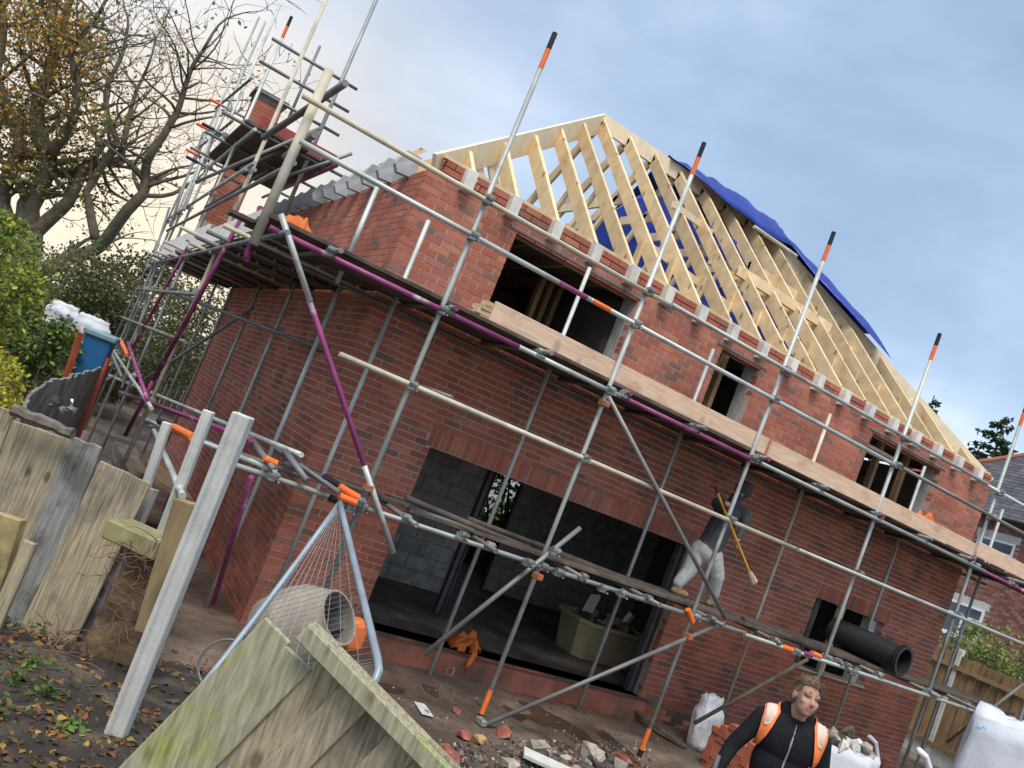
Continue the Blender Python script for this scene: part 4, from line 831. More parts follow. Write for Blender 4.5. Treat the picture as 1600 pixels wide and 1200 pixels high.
for k in range(34):
    x, y = rnd.uniform(-.5, .5), rnd.uniform(-.28, .28); rock(tc_+Vector((x, y, .46+.14*(1-abs(x)*1.4)*rnd.random())), [rnd.uniform(.05, .12) for _ in range(3)], rnd.choice([STONE, DKR, STONE, REDR]), tub, 'rubble', k)
m = MB(); m.box(tc_+Vector((.33, -.05, .66)), (.10, .07, .22), Euler((.2, .3, .4)).to_matrix()); m.build('offcut', BLOCKW, tub); m = MB(); m.box(tc_+Vector((-.32, .05, .72)), (.04, .16, .3), Euler((-.3, .5, .1)).to_matrix()); m.build('offcut', BLOCKW, tub)
# orange jackets and rags
def rag(name, label, c, s, matl, seed, cat, flat=.5, drape=0):
    m = MB(); n = 22; c = Vector(c)
    for j in range(n+1):
        for i in range(n+1):
            u, v = i/n*2-1, j/n*2-1; r_ = math.hypot(u, v); h = (max(0, 1-r_**2))**.6*(.6+.75*abs(fr(seed, u*2.4, v*2.4)))+.22*abs(fr(seed+1, u*5, v*5))*(1-min(r_, 1)); k = 1+.3*fr(seed+2, u*2, v*2)
            m.v.append(tuple(c+Vector((u*s[0]*k, v*s[1]*k, h*s[2]+.01))))
    m.f = [(j*(n+1)+i, j*(n+1)+i+1, (j+1)*(n+1)+i+1, (j+1)*(n+1)+i) for j in range(n) for i in range(n) if math.hypot((i+.5)/n*2-1, (j+.5)/n*2-1) < 1.02+.2*fr(seed+4, i*.3, j*.3)]; m.c = [0]*len(m.f); m.m = [0]*len(m.f)
    o = m.build(name, matl, None, smooth=True, label=label, cat=cat); o.modifiers.new('thick', 'SOLIDIFY').thickness = .008; return o
HIVIS = mat('orange fabric', (.70, .17, .03), rough=.75, var=.2, scale=6, bump=.3, bscale=12, bdist=.02)
p = PZ(458, 362, 3.37); rag('work_jacket', 'crumpled orange jacket on the deck by the scaffold corner', (p.x+.02, p.y+.1, 3.368), (.15, .24, .17), HIVIS, 3, 'jacket')
p = PY(1412, 788, -.7); rag('work_jacket', 'crumpled orange jacket on the deck below the last upper window', (p.x, -1.08, 3.368), (.34, .15, .31), HIVIS, 5, 'jacket')
p = PY(737, 1005, -.04); rag('orange_rag', 'orange cloth slumped over the slab edge of the wide opening', (p.x, .10, .01), (.20, .13, .20), HIVIS, 8, 'cloth')
m = MB(); m.path([(p.x+.03, -.02, .09), (p.x+.04, -.12, .05), (p.x+.0, -.14, -.06), (p.x-.02, -.15, -.12)], [.04, .035, .03, .018], 8); m.build('orange_strap', HIVIS, None, smooth=True, label='end of orange cloth hanging down the red footing', cat='strap')
p = PY(1372, 690, .5)
# bags
SACK = mat('white sack', (.66, .67, .68), rough=.6, var=.14, scale=5, bump=.5, bscale=9, bdist=.03, color2=(.30, .50, .60), c2lo=.60, c2hi=.66, c2scale=5)
BULK = mat('white woven bag', (.58, .59, .62), rough=.65, var=.10, scale=4, bump=.5, bscale=5, bdist=.03, stretch=(1, 1, .35), color2=(.48, .50, .54), c2lo=.56, c2hi=.7, c2scale=3)
def sack(name, label, c, w, d, h, rot, matl, seed, cat='bag', top=.0, tilt=0):
    bm = bmesh.new(); bmesh.ops.create_cube(bm, size=2); bmesh.ops.subdivide_edges(bm, edges=bm.edges[:], cuts=9, use_grid_fill=True); M_ = Matrix.Rotation(rot, 3, 'Z') @ Matrix.Rotation(tilt, 3, 'X')
    for v in bm.verts:
        x, y, z = v.co; k = (abs(x)**5+abs(y)**5)**.2; k = k if k > .01 else 1; bul = 1+.10*(1-z*z); rr = max(abs(x), abs(y)); sc = (rr/((x*x+y*y)**.5+1e-6))**.55 if rr > 0 else 1
        x2, y2 = x*bul*sc, y*bul*sc; f_ = 1+.10*fr(seed, x*1.2, y*1.2, z*1.2)+.018*fr(seed+2, x*4, y*4, z*2)-.09*abs(fr(seed+6, x*1.9, y*1.9, z*1.3))-.04*abs(fr(seed+8, x*4.5, y*4.5, z*2.2)); zz = (z+1)/2; zz = zz*(1+.10*fr(seed+3, x*2, y*2))
        if z > .6: x2 *= 1-.25*top; y2 *= 1-.6*top
        v.co = M_ @ Vector((x2*w/2*f_, y2*d/2*f_, zz*h))
    me = bpy.data.meshes.new(name); bm.to_mesh(me); bm.free(); me.materials.append(matl); me.polygons.foreach_set('use_smooth', [True]*len(me.polygons)); return obj(name, me, None, label, cat, loc=Vector(c))
sack('cement_sack', 'white and blue cement sack slumped beside the pallet of red bricks', (5.98, -.62, gh(6, -.6)-.01), .42, .26, .66, .2, SACK, 3, top=.5, tilt=-.12)
blue = mat('sack print', (.08, .30, .42), rough=.7, var=.3)
bg1 = sack('bulk_bag', 'white bulk bag of offcuts between the brick pile and the scaffold pole', (6.75, -1.95, gh(6.7, -1.9)), .85, .8, .85, .5, BULK, 5)
for k in range(26): rock((6.75+rnd.uniform(-.32, .32), -1.95+rnd.uniform(-.3, .3), gh(6.7, -1.9)+.86+rnd.uniform(-.03, .08)), [rnd.uniform(.04, .10) for _ in range(3)], rnd.choice([STONE, STONE, DKR, BLOCKW]), bg1, 'offcut', k)
for o_ in bg1.children: o_.location -= bg1.location
m = MB(); q = PY(1358, 1150, -2.1); m.path([q, q+Vector((.12, -.03, -.05)), q+Vector((.22, -.05, -.2)), q+Vector((.24, -.05, -.42))], .022, 6); m.build('bag_strap', BULK, None, label='white webbing strap hanging off the smaller bulk bag', cat='strap')
bp_ = PD(1600, 1195, 8.6); sack('bulk_bag', 'large clean white bulk bag with blue print in front of the brown fence', (bp_.x, bp_.y, gh(bp_.x, bp_.y)), 1.15, 1.1, bp_.z-gh(bp_.x, bp_.y)+.33, .35, mat('printed woven bag', (.56, .575, .61), rough=.65, var=.12, scale=3, bump=.4, bscale=6, bdist=.03, color2=(.22, .42, .58), c2lo=.62, c2hi=.65, c2scale=6), 9)
m = MB(); q = PD(1435, 1172, 8.3); m.path([q+Vector((0, 0, 0)), q+Vector((.14, 0, -.04)), q+Vector((.27, 0, -.14)), q+Vector((.36, -.02, -.34)), q+Vector((.38, -.05, -.8)), Vector((q.x+.4, q.y-.1, gh(q.x, q.y)))], .033, 8); m.build('white_pipe', WHITE, None, smooth=True, label='bent white plastic pipe beside the large bulk bag', cat='pipe')
# pallet stack of perforated bricks
st = thing('brick_stack', 'low stack of loose red facing bricks behind the worker in black', 'brick stack'); sx, sy, sz = 5.55, -1.75, gh(5.5, -1.7)
bm_cache = []
for c in PAL[:8]+[(.40, .13, .075)]*3: mm_ = MB(); mm_.box((0, 0, 0), (.215, .1025, .065), None, c); bm_cache.append(mm_.mesh('brick', BRICK, True))
for k in range(9):
    for i in range(4):
        for j in range(6):
            if k > 5 and rnd.random() < .25*(k-5): continue
            o = obj('brick', rnd.choice(bm_cache), st, loc=Vector((sx+.222*i+rnd.uniform(-.012, .012), sy+.108*j+rnd.uniform(-.006, .006), sz+.034+.0665*k))); o.rotation_euler = (0, 0, rnd.uniform(-.05, .05))
# black corrugated pipe lying on the lower lift
cp = thing('drain_pipe', 'black corrugated drainage pipe lying on the lower scaffold boards', 'pipe'); e1 = PY(1408, 1046, -1.28); cz = 1.465+.20; pr = []
for i in range(128): pr.append((.184+(.009 if i % 4 < 2 else 0), -1.1*i/127))
prof = pr+[(.165, -1.1), (.165, -.005), (.180, 0)]; pax = Vector((.10, -1, 0)).to_track_quat('Z', 'Y').to_matrix()
m = MB(); m.lathe(prof, (e1.x, -1.28, cz), 28, pax); BP = mat('black plastic', (.02, .018, .020), rough=.38, spec=.5, var=.2); m.build('pipe_wall', BP, cp); m = MB(); m.lathe([(.168, .0), (.212, .0), (.212, -.06), (.198, -.06)], (e1.x, -1.285, cz), 28, pax); m.build('collar', BP, cp)
# blue container with red posts, white bulk bags on top, orange leaning boards
bc = PD(143, 565, 9.8); blu = thing('blue_container', 'blue plastic container with pale rim between red posts near the curved fence', 'container'); zt = PD(150, 525, 9.8).z; zb = gh(bc.x, bc.y)
m = MB(); rb = rotz(-.15); m.box((bc.x, bc.y, (zt+zb)/2), (.30, .4, zt-zb), rb); o = m.build('body', mat('blue plastic', (.015, .095, .23), rough=.45, var=.25, scale=3), blu); bevel(o, .03, 2)
m = MB(); m.box((bc.x, bc.y, zt+.03), (.36, .46, .08), rb); o = m.build('lid', mat('pale blue rim', (.17, .28, .33), rough=.5, var=.2), blu); bevel(o, .02)
RED = mat('red post', (.33, .075, .035), rough=.8, var=.25, scale=6)
for px0, px1, lb in (((117, 615), (126, 520), 'rust-red timber post left of the blue container'), ((160, 612), (170, 560), 'orange-red board leaning right of the blue container')):
    a, b = PD(*px0, 9.0), PD(*px1, 9.0); m = MB(); a.z = gh(a.x, a.y); m.tube(a, b, .035 if 'left' in lb else .022, 4); m.build('timber_post', RED, None, label=lb, cat='post')
for px_, py_, d_, w_, lb in ((98, 492, 10.4, .32, 'white tied sack on top of the pile behind the green bush'), (142, 514, 9.9, .34, 'white sack lying on the lid of the blue container')):
    c = PD(px_, py_, d_); sack('white_sack', lb, (c.x, c.y, c.z-.16), w_, .5, .30, .3, BULK, int(px_), top=.4)
m = MB(); c = PD(98, 505, 10.6); m.mm((c.x-.3, c.y-.3, gh(c.x, c.y)), (c.x+.25, c.y+.3, c.z-.10)); m.build('pallet_pile', DECK, None, label='dark timber pile carrying a white sack behind the bush', cat='pile')
for px_, py_, d_, mt_, lb in ((88, 612, 5.2, ORANGE, 'orange plastic scrap on the curved fence'), (100, 632, 4.9, GALVD, 'bundle of grey couplers on the fence corner'), (195, 660, 6.5, mat('green scrap', (.03, .16, .07), var=.2), 'green plastic scrap by the scaffold foot')):
    c = PD(px_, py_, d_)
for k in range(9):
    c = PD(92+rnd.uniform(-14, 22), 632+rnd.uniform(-10, 12), 5.1+rnd.uniform(-.1, .1)); rock(c, [rnd.uniform(.015, .03) for _ in range(3)], rnd.choice([COUP, GALVD, DKR]), None, 'scrap_coupler', 60+k, label='loose steel coupler heaped on the rotten fence rail', cat='coupler', group='loose couplers on the fence rail')
# stacked slabs and timber at the foot of the side wall
for k in range(6):
    a, b = PZ(255+6*k, 640-2*k, .0+.1*k), PZ(330+3*k, 665-3*k, .0+.1*k)
    m = MB(); m.box(((-1.0), 3.6+.1*k, gh(-1, 3.6)+.05+.1*k), (.30, 3.2-.2*k, .09), rotz(rnd.uniform(-.06, .06))); o = m.build('timber_length', mat('grey timber', (.22, .19, .155), var=.35, scale=6, rand=.2, rough=.9), None, label='weathered grey timber in the pile along the side wall', cat='timber', group='timbers piled along the side wall')
m = MB(); m.box((-.75, 2.6, .45), (.5, 1.0, .06), Euler((.1, .25, .2)).to_matrix()); m.build('loose_board', mat('tan board', (.30, .20, .13), var=.4, scale=5), None, label='tan broken board lying on the timber pile by the side wall', cat='board')
# fallen plank, brick, paper on the ground in front of the opening
def ground_thing(name, label, cat, px_, py_, size, matl, rot, zoff=.0, tilt=(0, 0), group=None):
    c = PZ(px_, py_, -.26); m = MB(); m.box((0, 0, 0), size); o = m.build(name, matl, None, label=label, cat=cat, group=group); o.location = (c.x, c.y, gh(c.x, c.y)+size[2]/2+zoff); o.rotation_euler = (tilt[0], tilt[1], rot); bevel(o, .004); return o
o = ground_thing('fallen_plank', 'muddy plank leaning on the slab edge near the opening jamb', 'plank', 985, 1120, (1.6, .10, .035), DECK, -1.15, .10, (0, .12))
paper = ground_thing('paper_sheet', 'crumpled white paper wrapper lying on the wet mud', 'paper', 661, 1110, (.12, .27, .012), mat('white paper', (.55, .56, .57), rough=.6, var=.4, scale=9, color2=(.12, .14, .15), c2lo=.55, c2hi=.6, c2scale=9), -.1, .01)
pb = thing('perforated_brick', 'red perforated brick standing against the footing', 'brick'); c = PZ(696, 1052, -.25); m = MB()
for k in range(3): m.mm((c.x-.11+.085*k, c.y-.03, gh(c.x, c.y)), (c.x-.09+.085*k, c.y+.035, gh(c.x, c.y)+.10))
for z in (0, .085): m.mm((c.x-.088, c.y-.029, gh(c.x, c.y)+z), (c.x+.058, c.y+.034, gh(c.x, c.y)+z+.015))
m.build('brick_body', REDR, pb)
# rubble heap in front
rnd.seed(99)
for k in range(44):
    px_, py_ = rnd.uniform(650, 1000), rnd.uniform(1158, 1235)
    c = PZ(px_, py_, -.2); s = rnd.uniform(.035, .085); mt_ = rnd.choice([STONE, DKR, DKR, REDR, DKR]); rock((c.x, c.y, gh(c.x, c.y)+s*.25), [s*rnd.uniform(.7, 1.5), s*rnd.uniform(.7, 1.5), s*.7], mt_, None, 'rubble_lump', k, label={'concrete rubble': 'pale lump of broken concrete in the rubble heap', 'dark rubble': 'dark muddy lump in the rubble heap', 'broken brick': 'red chunk of broken brick in the rubble heap'}[mt_.name], cat='rubble', group='rubble lumps '+mt_.name)
gv = MB()
for k in range(2600):
    if k < 1500: c = PZ(rnd.uniform(630, 1020), rnd.uniform(1150, 1240), -.2)
    else: c = PZ(rnd.uniform(300, 1150), rnd.uniform(1010, 1200), -.25)
    if c.y > -.12 and c.x > 0: continue
    s = rnd.uniform(.006, .03 if k < 1500 else .016); t = rnd.random(); col = vcol((.30, .26, .22) if t < .25 else (.06, .055, .05) if t < .7 else (.26, .09, .06) if t < .82 else (.16, .12, .09), .4)
    rt_ = Euler((rnd.uniform(0, 6), rnd.uniform(0, 6), rnd.uniform(0, 6))).to_matrix(); p = Vector((c.x, c.y, gh(c.x, c.y)+s*.3)); gv.add([p+rt_ @ Vector(q)*s for q in ((1.1, 0, 0), (-.9, .2, 0), (0, 1, .1), (.1, -.9, 0), (0, .1, .8), (.1, 0, -.8))], [(0, 2, 4), (2, 1, 4), (1, 3, 4), (3, 0, 4), (2, 0, 5), (1, 2, 5), (3, 1, 5), (0, 3, 5)], col)
gv.build('gravel', mat('gravel bits', (.2, .2, .2), rough=.95, var=.3, scale=12, attr='col'), None, True, kind='stuff', label='small stones and brick bits scattered over the mud', cat='gravel')
for k in range(7):
    m = MB(); m.box((0, 0, 0), (.30+.05*(k % 3), .10, .045)); o = m.build('timber_offcut', PINE, None, label='short pine offcut in the little stack at the toe board end', cat='offcut', group='pine offcuts stacked on the deck'); o.location = (.82+.02*(k % 2), -1.06+.11*(k % 2), 3.39+.048*(k//2)); o.rotation_euler = (0, 0, rnd.uniform(-.15, .15))
for i, (px_, py_, s, mt_, lb) in enumerate(((845, 1172, .13, STONE, 'big pale mortar lump at the edge of the puddle'), (925, 1180, .14, STONE, 'biggest pale concrete lump beside the leaning pole foot'), (972, 1192, .11, STONE, 'rounded pale lump right of the biggest concrete lump'), (712, 1178, .08, REDR, 'upright chunk of red brick in the dark rubble'), (727, 1145, .07, REDR, 'brown brick chunk beside the scaffold pole foot'), (748, 1152, .07, mat('yellow brick', (.45, .30, .12), var=.3, rough=.95), 'yellowish half brick beside the scaffold pole foot'), (790, 1143, .09, REDR, 'half red brick on the wet mud right of the pole foot'), (715, 1105, .05, REDR, 'small red brick bit in the puddle'))):
    c = PZ(px_, py_, -.2); rock((c.x, c.y, gh(c.x, c.y)+s*.45), [s*1.1, s*.85, s*.75], mt_, None, 'rubble_lump', 200+i, label=lb, cat='rubble')
m = MB(); c = PZ(875, 1192, -.15); m.box((0, 0, 0), (.75, .16, .03)); o = m.build('paving_offcut', CONC, None, label='long pale slab offcut lying on the rubble heap', cat='slab'); o.location = (c.x, c.y-.05, gh(c.x, c.y)+.09); o.rotation_euler = (.12, .05, -.5)
# ---------------------------------------------------------------- garden soil litter: leaves, weeds
rnd.seed(5)
lt = MB()
for k in range(1500):
    px_, py_ = rnd.uniform(-40, 420), rnd.uniform(880, 1240)
    c = PZ(px_, py_, .5); x, y = c.x, c.y
    if x > -.5 or y > -.5: continue
    z = gh(x, y); t = rnd.random(); col = vcol((.20, .115, .05) if t < .5 else (.30, .20, .06) if t < .72 else (.10, .065, .04) if t < .92 else (.30, .09, .05), .4)
    leafquad(lt, (x, y, z+.012), rnd.uniform(.02, .055), col, 2.5)
lt.build('fallen_leaves', LEAF, None, True, kind='stuff', label='brown and yellow fallen leaves on dark garden soil', cat='leaves')
soil = MB(); nn = 34
for j in range(nn+1):
    for i in range(nn+1):
        u, v = i/nn, j/nn; x = -4.6+u*3.75; y = -6.6+v*4.6; soil.v.append((x, y, gh(x, y)+.006*(1 if 0 < i < nn and 0 < j < nn else -3)+.02*max(0, fr(41, x*4, y*4))+.012*fr(42, x*11, y*11)*(1 if 0 < i < nn and 0 < j < nn else 0)))
soil.f = [(j*(nn+1)+i, j*(nn+1)+i+1, (j+1)*(nn+1)+i+1, (j+1)*(nn+1)+i) for j in range(nn) for i in range(nn)]; soil.c = [0]*len(soil.f); soil.m = [0]*len(soil.f)
soil.build('garden_soil', mat('garden soil', (.042, .034, .028), rough=.95, var=.5, scale=6, detail=8, bump=.8, bscale=30, bdist=.03, color2=(.085, .07, .055), c2lo=.5, c2hi=.68, c2scale=3), None, kind='structure', smooth=True)
for i, (px_, py_) in enumerate(((15, 1075), (70, 1095), (45, 1045), (80, 955), (200, 955), (10, 960), (105, 1150), (-20, 1120))):
    c = PZ(px_, py_, .52); w = thing('weed_plant', ('small', 'spreading', 'ragged', 'tiny', 'leggy', 'pale', 'flat', 'broad')[i]+' green weed on the dark garden soil '+('below the stake', 'by fallen leaves', 'near the buff board', 'under the fence boards', 'at the foot of the stump', 'beside the post', 'amid brown litter', 'at the soil edge')[i], 'weed'); m = MB(); z = gh(c.x, c.y)+.01; lv = MB()
    for k in range(46):
        a = rnd.uniform(0, 6.28); L = abs(rnd.gauss(0, .06)); h = rnd.uniform(.0, .055); e = Vector((c.x+math.cos(a)*L, c.y+math.sin(a)*L, z+h)); leafquad(lv, e, rnd.uniform(.018, .04), vcol((.10, .17, .035), .4), 1.2)
        if k % 4 == 0: m.tube((c.x, c.y, z-.01), e, .0015, 4)
    m.build('stem', BARK, w); lv.build('leaves', LEAF, w, True, kind='stuff')
tw = MB()
for k in range(60):
    c = PZ(rnd.uniform(60, 250), rnd.uniform(920, 1040), .52); z = gh(c.x, c.y); p = Vector((c.x, c.y, z)); pts = [p]
    d = Vector((rnd.gauss(0, 1), rnd.gauss(0, 1), rnd.uniform(.2, 1.2))).normalized()
    for i in range(5): d = (d+Vector((rnd.gauss(0, .3), rnd.gauss(0, .3), -.15))).normalized(); p = p+d*.05; pts.append(p)
    tw.path(pts, [.003]*5+[.001], 4)
tw.build('dry_twigs', mat('twig', (.17, .10, .07), var=.4), None, kind='stuff', label='tangle of dry twigs at the foot of the fence', cat='twigs')
# ---------------------------------------------------------------- people
def person_mesh(prims, voxel, smooth_it=4):
    bm = bmesh.new()
    for p in prims:
        k = p['k']
        if k == 'e':
            ret = bmesh.ops.create_icosphere(bm, subdivisions=3, radius=1); M_ = Matrix.Translation(p['c']) @ p.get('rot', Matrix.Identity(4)) @ Matrix.Diagonal((*p['s'], 1)); bmesh.ops.transform(bm, matrix=M_, verts=ret['verts'])
        else:
            a, b, ra, rb = Vector(p['a']), Vector(p['b']), p['ra'], p['rb']; n = 14; q = (b-a).to_track_quat('Z', 'Y').to_matrix(); L = (b-a).length; rings = []
            prof = [(ra*math.cos(t), -ra*math.sin(t)) for t in (1.4, .9, .45)]+[(ra+(rb-ra)*s, L*s) for s in (0, .25, .5, .75, 1)]+[(rb*math.cos(t), L+rb*math.sin(t)) for t in (.45, .9, 1.4)]
            fl = p.get('flat', 1)
            for r_, z in prof: rings.append([bm.verts.new(a+q @ Vector((r_*math.cos(2*math.pi*i/n), r_*fl*math.sin(2*math.pi*i/n), z))) for i in range(n)])
            for u, v in zip(rings, rings[1:]):
                for i in range(n): bm.faces.new((u[i], u[(i+1) % n], v[(i+1) % n], v[i]))
            bm.faces.new(rings[0][::-1]); bm.faces.new(rings[-1])
    me = bpy.data.meshes.new('tmp'); bm.to_mesh(me); bm.free(); o = bpy.data.objects.new('tmp', me); COL.objects.link(o)
    r = o.modifiers.new('r', 'REMESH'); r.mode = 'VOXEL'; r.voxel_size = voxel; s = o.modifiers.new('s', 'SMOOTH'); s.iterations = smooth_it; s.factor = .5
    dg_ = bpy.context.evaluated_depsgraph_get(); ev = o.evaluated_get(dg_); res = bpy.data.meshes.new_from_object(ev); bpy.data.objects.remove(o); return res
def dist(p, pr):
    if pr['k'] == 'e':
        q = (pr.get('rot', Matrix.Identity(4)).to_3x3().inverted() @ (p-Vector(pr['c']))); s = pr['s']; return (Vector((q.x/s[0], q.y/s[1], q.z/s[2])).length-1)*min(s)
    a, b = Vector(pr['a']), Vector(pr['b']); ab = b-a; t = max(0, min(1, (p-a).dot(ab)/ab.length_squared)); return (p-a-ab*t).length-(pr['ra']+(pr['rb']-pr['ra'])*t)
def paint(me, prims, colors):
    at = me.color_attributes.new('col', 'FLOAT_COLOR', 'POINT'); ids = []
    for i, v in enumerate(me.vertices):
        best = min(prims, key=lambda pr: dist(v.co, pr)+pr.get('bias', 0)); ids.append(best['m']); at.data[i].color = (*colors[best['m']], 1)
    return ids
CLOTH = mat('clothing', (.1, .1, .1), rough=.85, spec=.2, var=.22, scale=16, attr='col', bump=.35, bscale=18, bdist=.012)
def shell(me, sel, off, name, matl, parent, thick=0):
    keep = [p for p in me.polygons if all(sel(me.vertices[i].co, me.vertices[i].normal) for i in p.vertices)]
    idx = {}; vs = []; fs = []
    for p in keep:
        f = []
        for i in p.vertices:
            if i not in idx: idx[i] = len(vs); v = me.vertices[i]; o_ = off(v.co) if callable(off) else off; vs.append(tuple(v.co+v.normal*o_))
            f.append(idx[i])
        fs.append(tuple(f))
    from collections import Counter
    ec = Counter(); nb_ = {}
    for f in fs:
        for a, b in zip(f, f[1:]+f[:1]): ec[(min(a, b), max(a, b))] += 1
    for (a, b), n_ in ec.items():
        if n_ == 1: nb_.setdefault(a, []).append(b); nb_.setdefault(b, []).append(a)
    for it in range(12):
        new = {a: Vector(vs[a])*.4+sum((Vector(vs[q]) for q in l), Vector())*(.6/len(l)) for a, l in nb_.items()}
        for a, v in new.items(): vs[a] = tuple(v)
    m = MB(); m.add(vs, fs); o = m.build(name, matl, parent, smooth=True)
    if thick: sm = o.modifiers.new('t', 'SOLIDIFY'); sm.thickness = thick; sm.offset = 1
    return o
E4 = lambda *a: Euler(a).to_matrix().to_4x4()
def hand(prims, wrist, d, palm_n, L=.185, curl=.6, m='glove'):
    # palm and five separate bent fingers, thumb off the side
    d = Vector(d).normalized(); n = (Vector(palm_n)-d*Vector(palm_n).dot(d)).normalized(); s = d.cross(n); w = Vector(wrist)
    prims.append(dict(k='e', c=w+d*.05, s=(.042, .022, .055), rot=Matrix((s, n, d)).transposed().to_4x4(), m=m))
    for i, (o_, l_) in enumerate(((-.030, .070), (-.010, .080), (.010, .075), (.029, .058))):
        b = w+d*.09+s*o_; q = b; dd = d
        for k in range(3): dd = (Matrix.Rotation(-curl*(.7+.2*k), 3, s) @ dd); e = q+dd*l_*(.45, .32, .26)[k]; prims.append(dict(k='c', a=q, b=e, ra=.0095, rb=.0085, m=m)); q = e
    b = w+d*.035-s*.035; e = b+(d*.6-s*.6+n*.35).normalized()*.045; prims.append(dict(k='c', a=b, b=e, ra=.013, rb=.011, m=m)); prims.append(dict(k='c', a=e, b=e+(d*.8+n*.5+s*.1).normalized()*.032, ra=.011, rb=.009, m=m))
def head_prims(c, R3, skin='skin', hairm='hair'):
    f = lambda x, y, z: Vector(c)+R3 @ Vector((x, y, z)); r4 = R3.to_4x4(); P = []
    P += [dict(k='e', c=f(0, .012, .035), s=(.074, .094, .088), rot=r4, m=skin), dict(k='e', c=f(0, -.030, -.035), s=(.058, .060, .075), rot=r4, m=skin), dict(k='e', c=f(0, -.052, -.085), s=(.030, .026, .022), rot=r4, m=skin)]
    P += [dict(k='c', a=f(0, -.080, .022), b=f(0, -.104, -.024), ra=.008, rb=.014, m=skin), dict(k='c', a=f(-.012, -.092, -.028), b=f(.012, -.092, -.028), ra=.010, rb=.010, m=skin)]
    P += [dict(k='c', a=f(-.040, -.070, .033), b=f(.040, -.070, .033), ra=.015, rb=.015, m=skin), dict(k='e', c=f(-.040, -.058, -.020), s=(.024, .022, .024), rot=r4, m=skin), dict(k='e', c=f(.040, -.058, -.020), s=(.024, .022, .024), rot=r4, m=skin)]
    P += [dict(k='c', a=f(-.020, -.083, -.053), b=f(.020, -.083, -.053), ra=.008, rb=.008, m='lip', bias=-.004), dict(k='c', a=f(-.016, -.080, -.064), b=f(.016, -.080, -.064), ra=.008, rb=.008, m='lip', bias=-.004)]
    for s in (-1, 1):
        P.append(dict(k='e', c=f(s*.078, .012, .0), s=(.010, .020, .032), rot=r4, m=skin)); P.append(dict(k='c', a=f(s*.022, -.083, .040), b=f(s*.046, -.074, .040), ra=.005, rb=.004, m='brow', bias=-.003)); P.append(dict(k='e', c=f(s*.031, -.075, .014), s=(.012, .008, .0055), rot=r4, m='eye', bias=-.004))
    return P, f
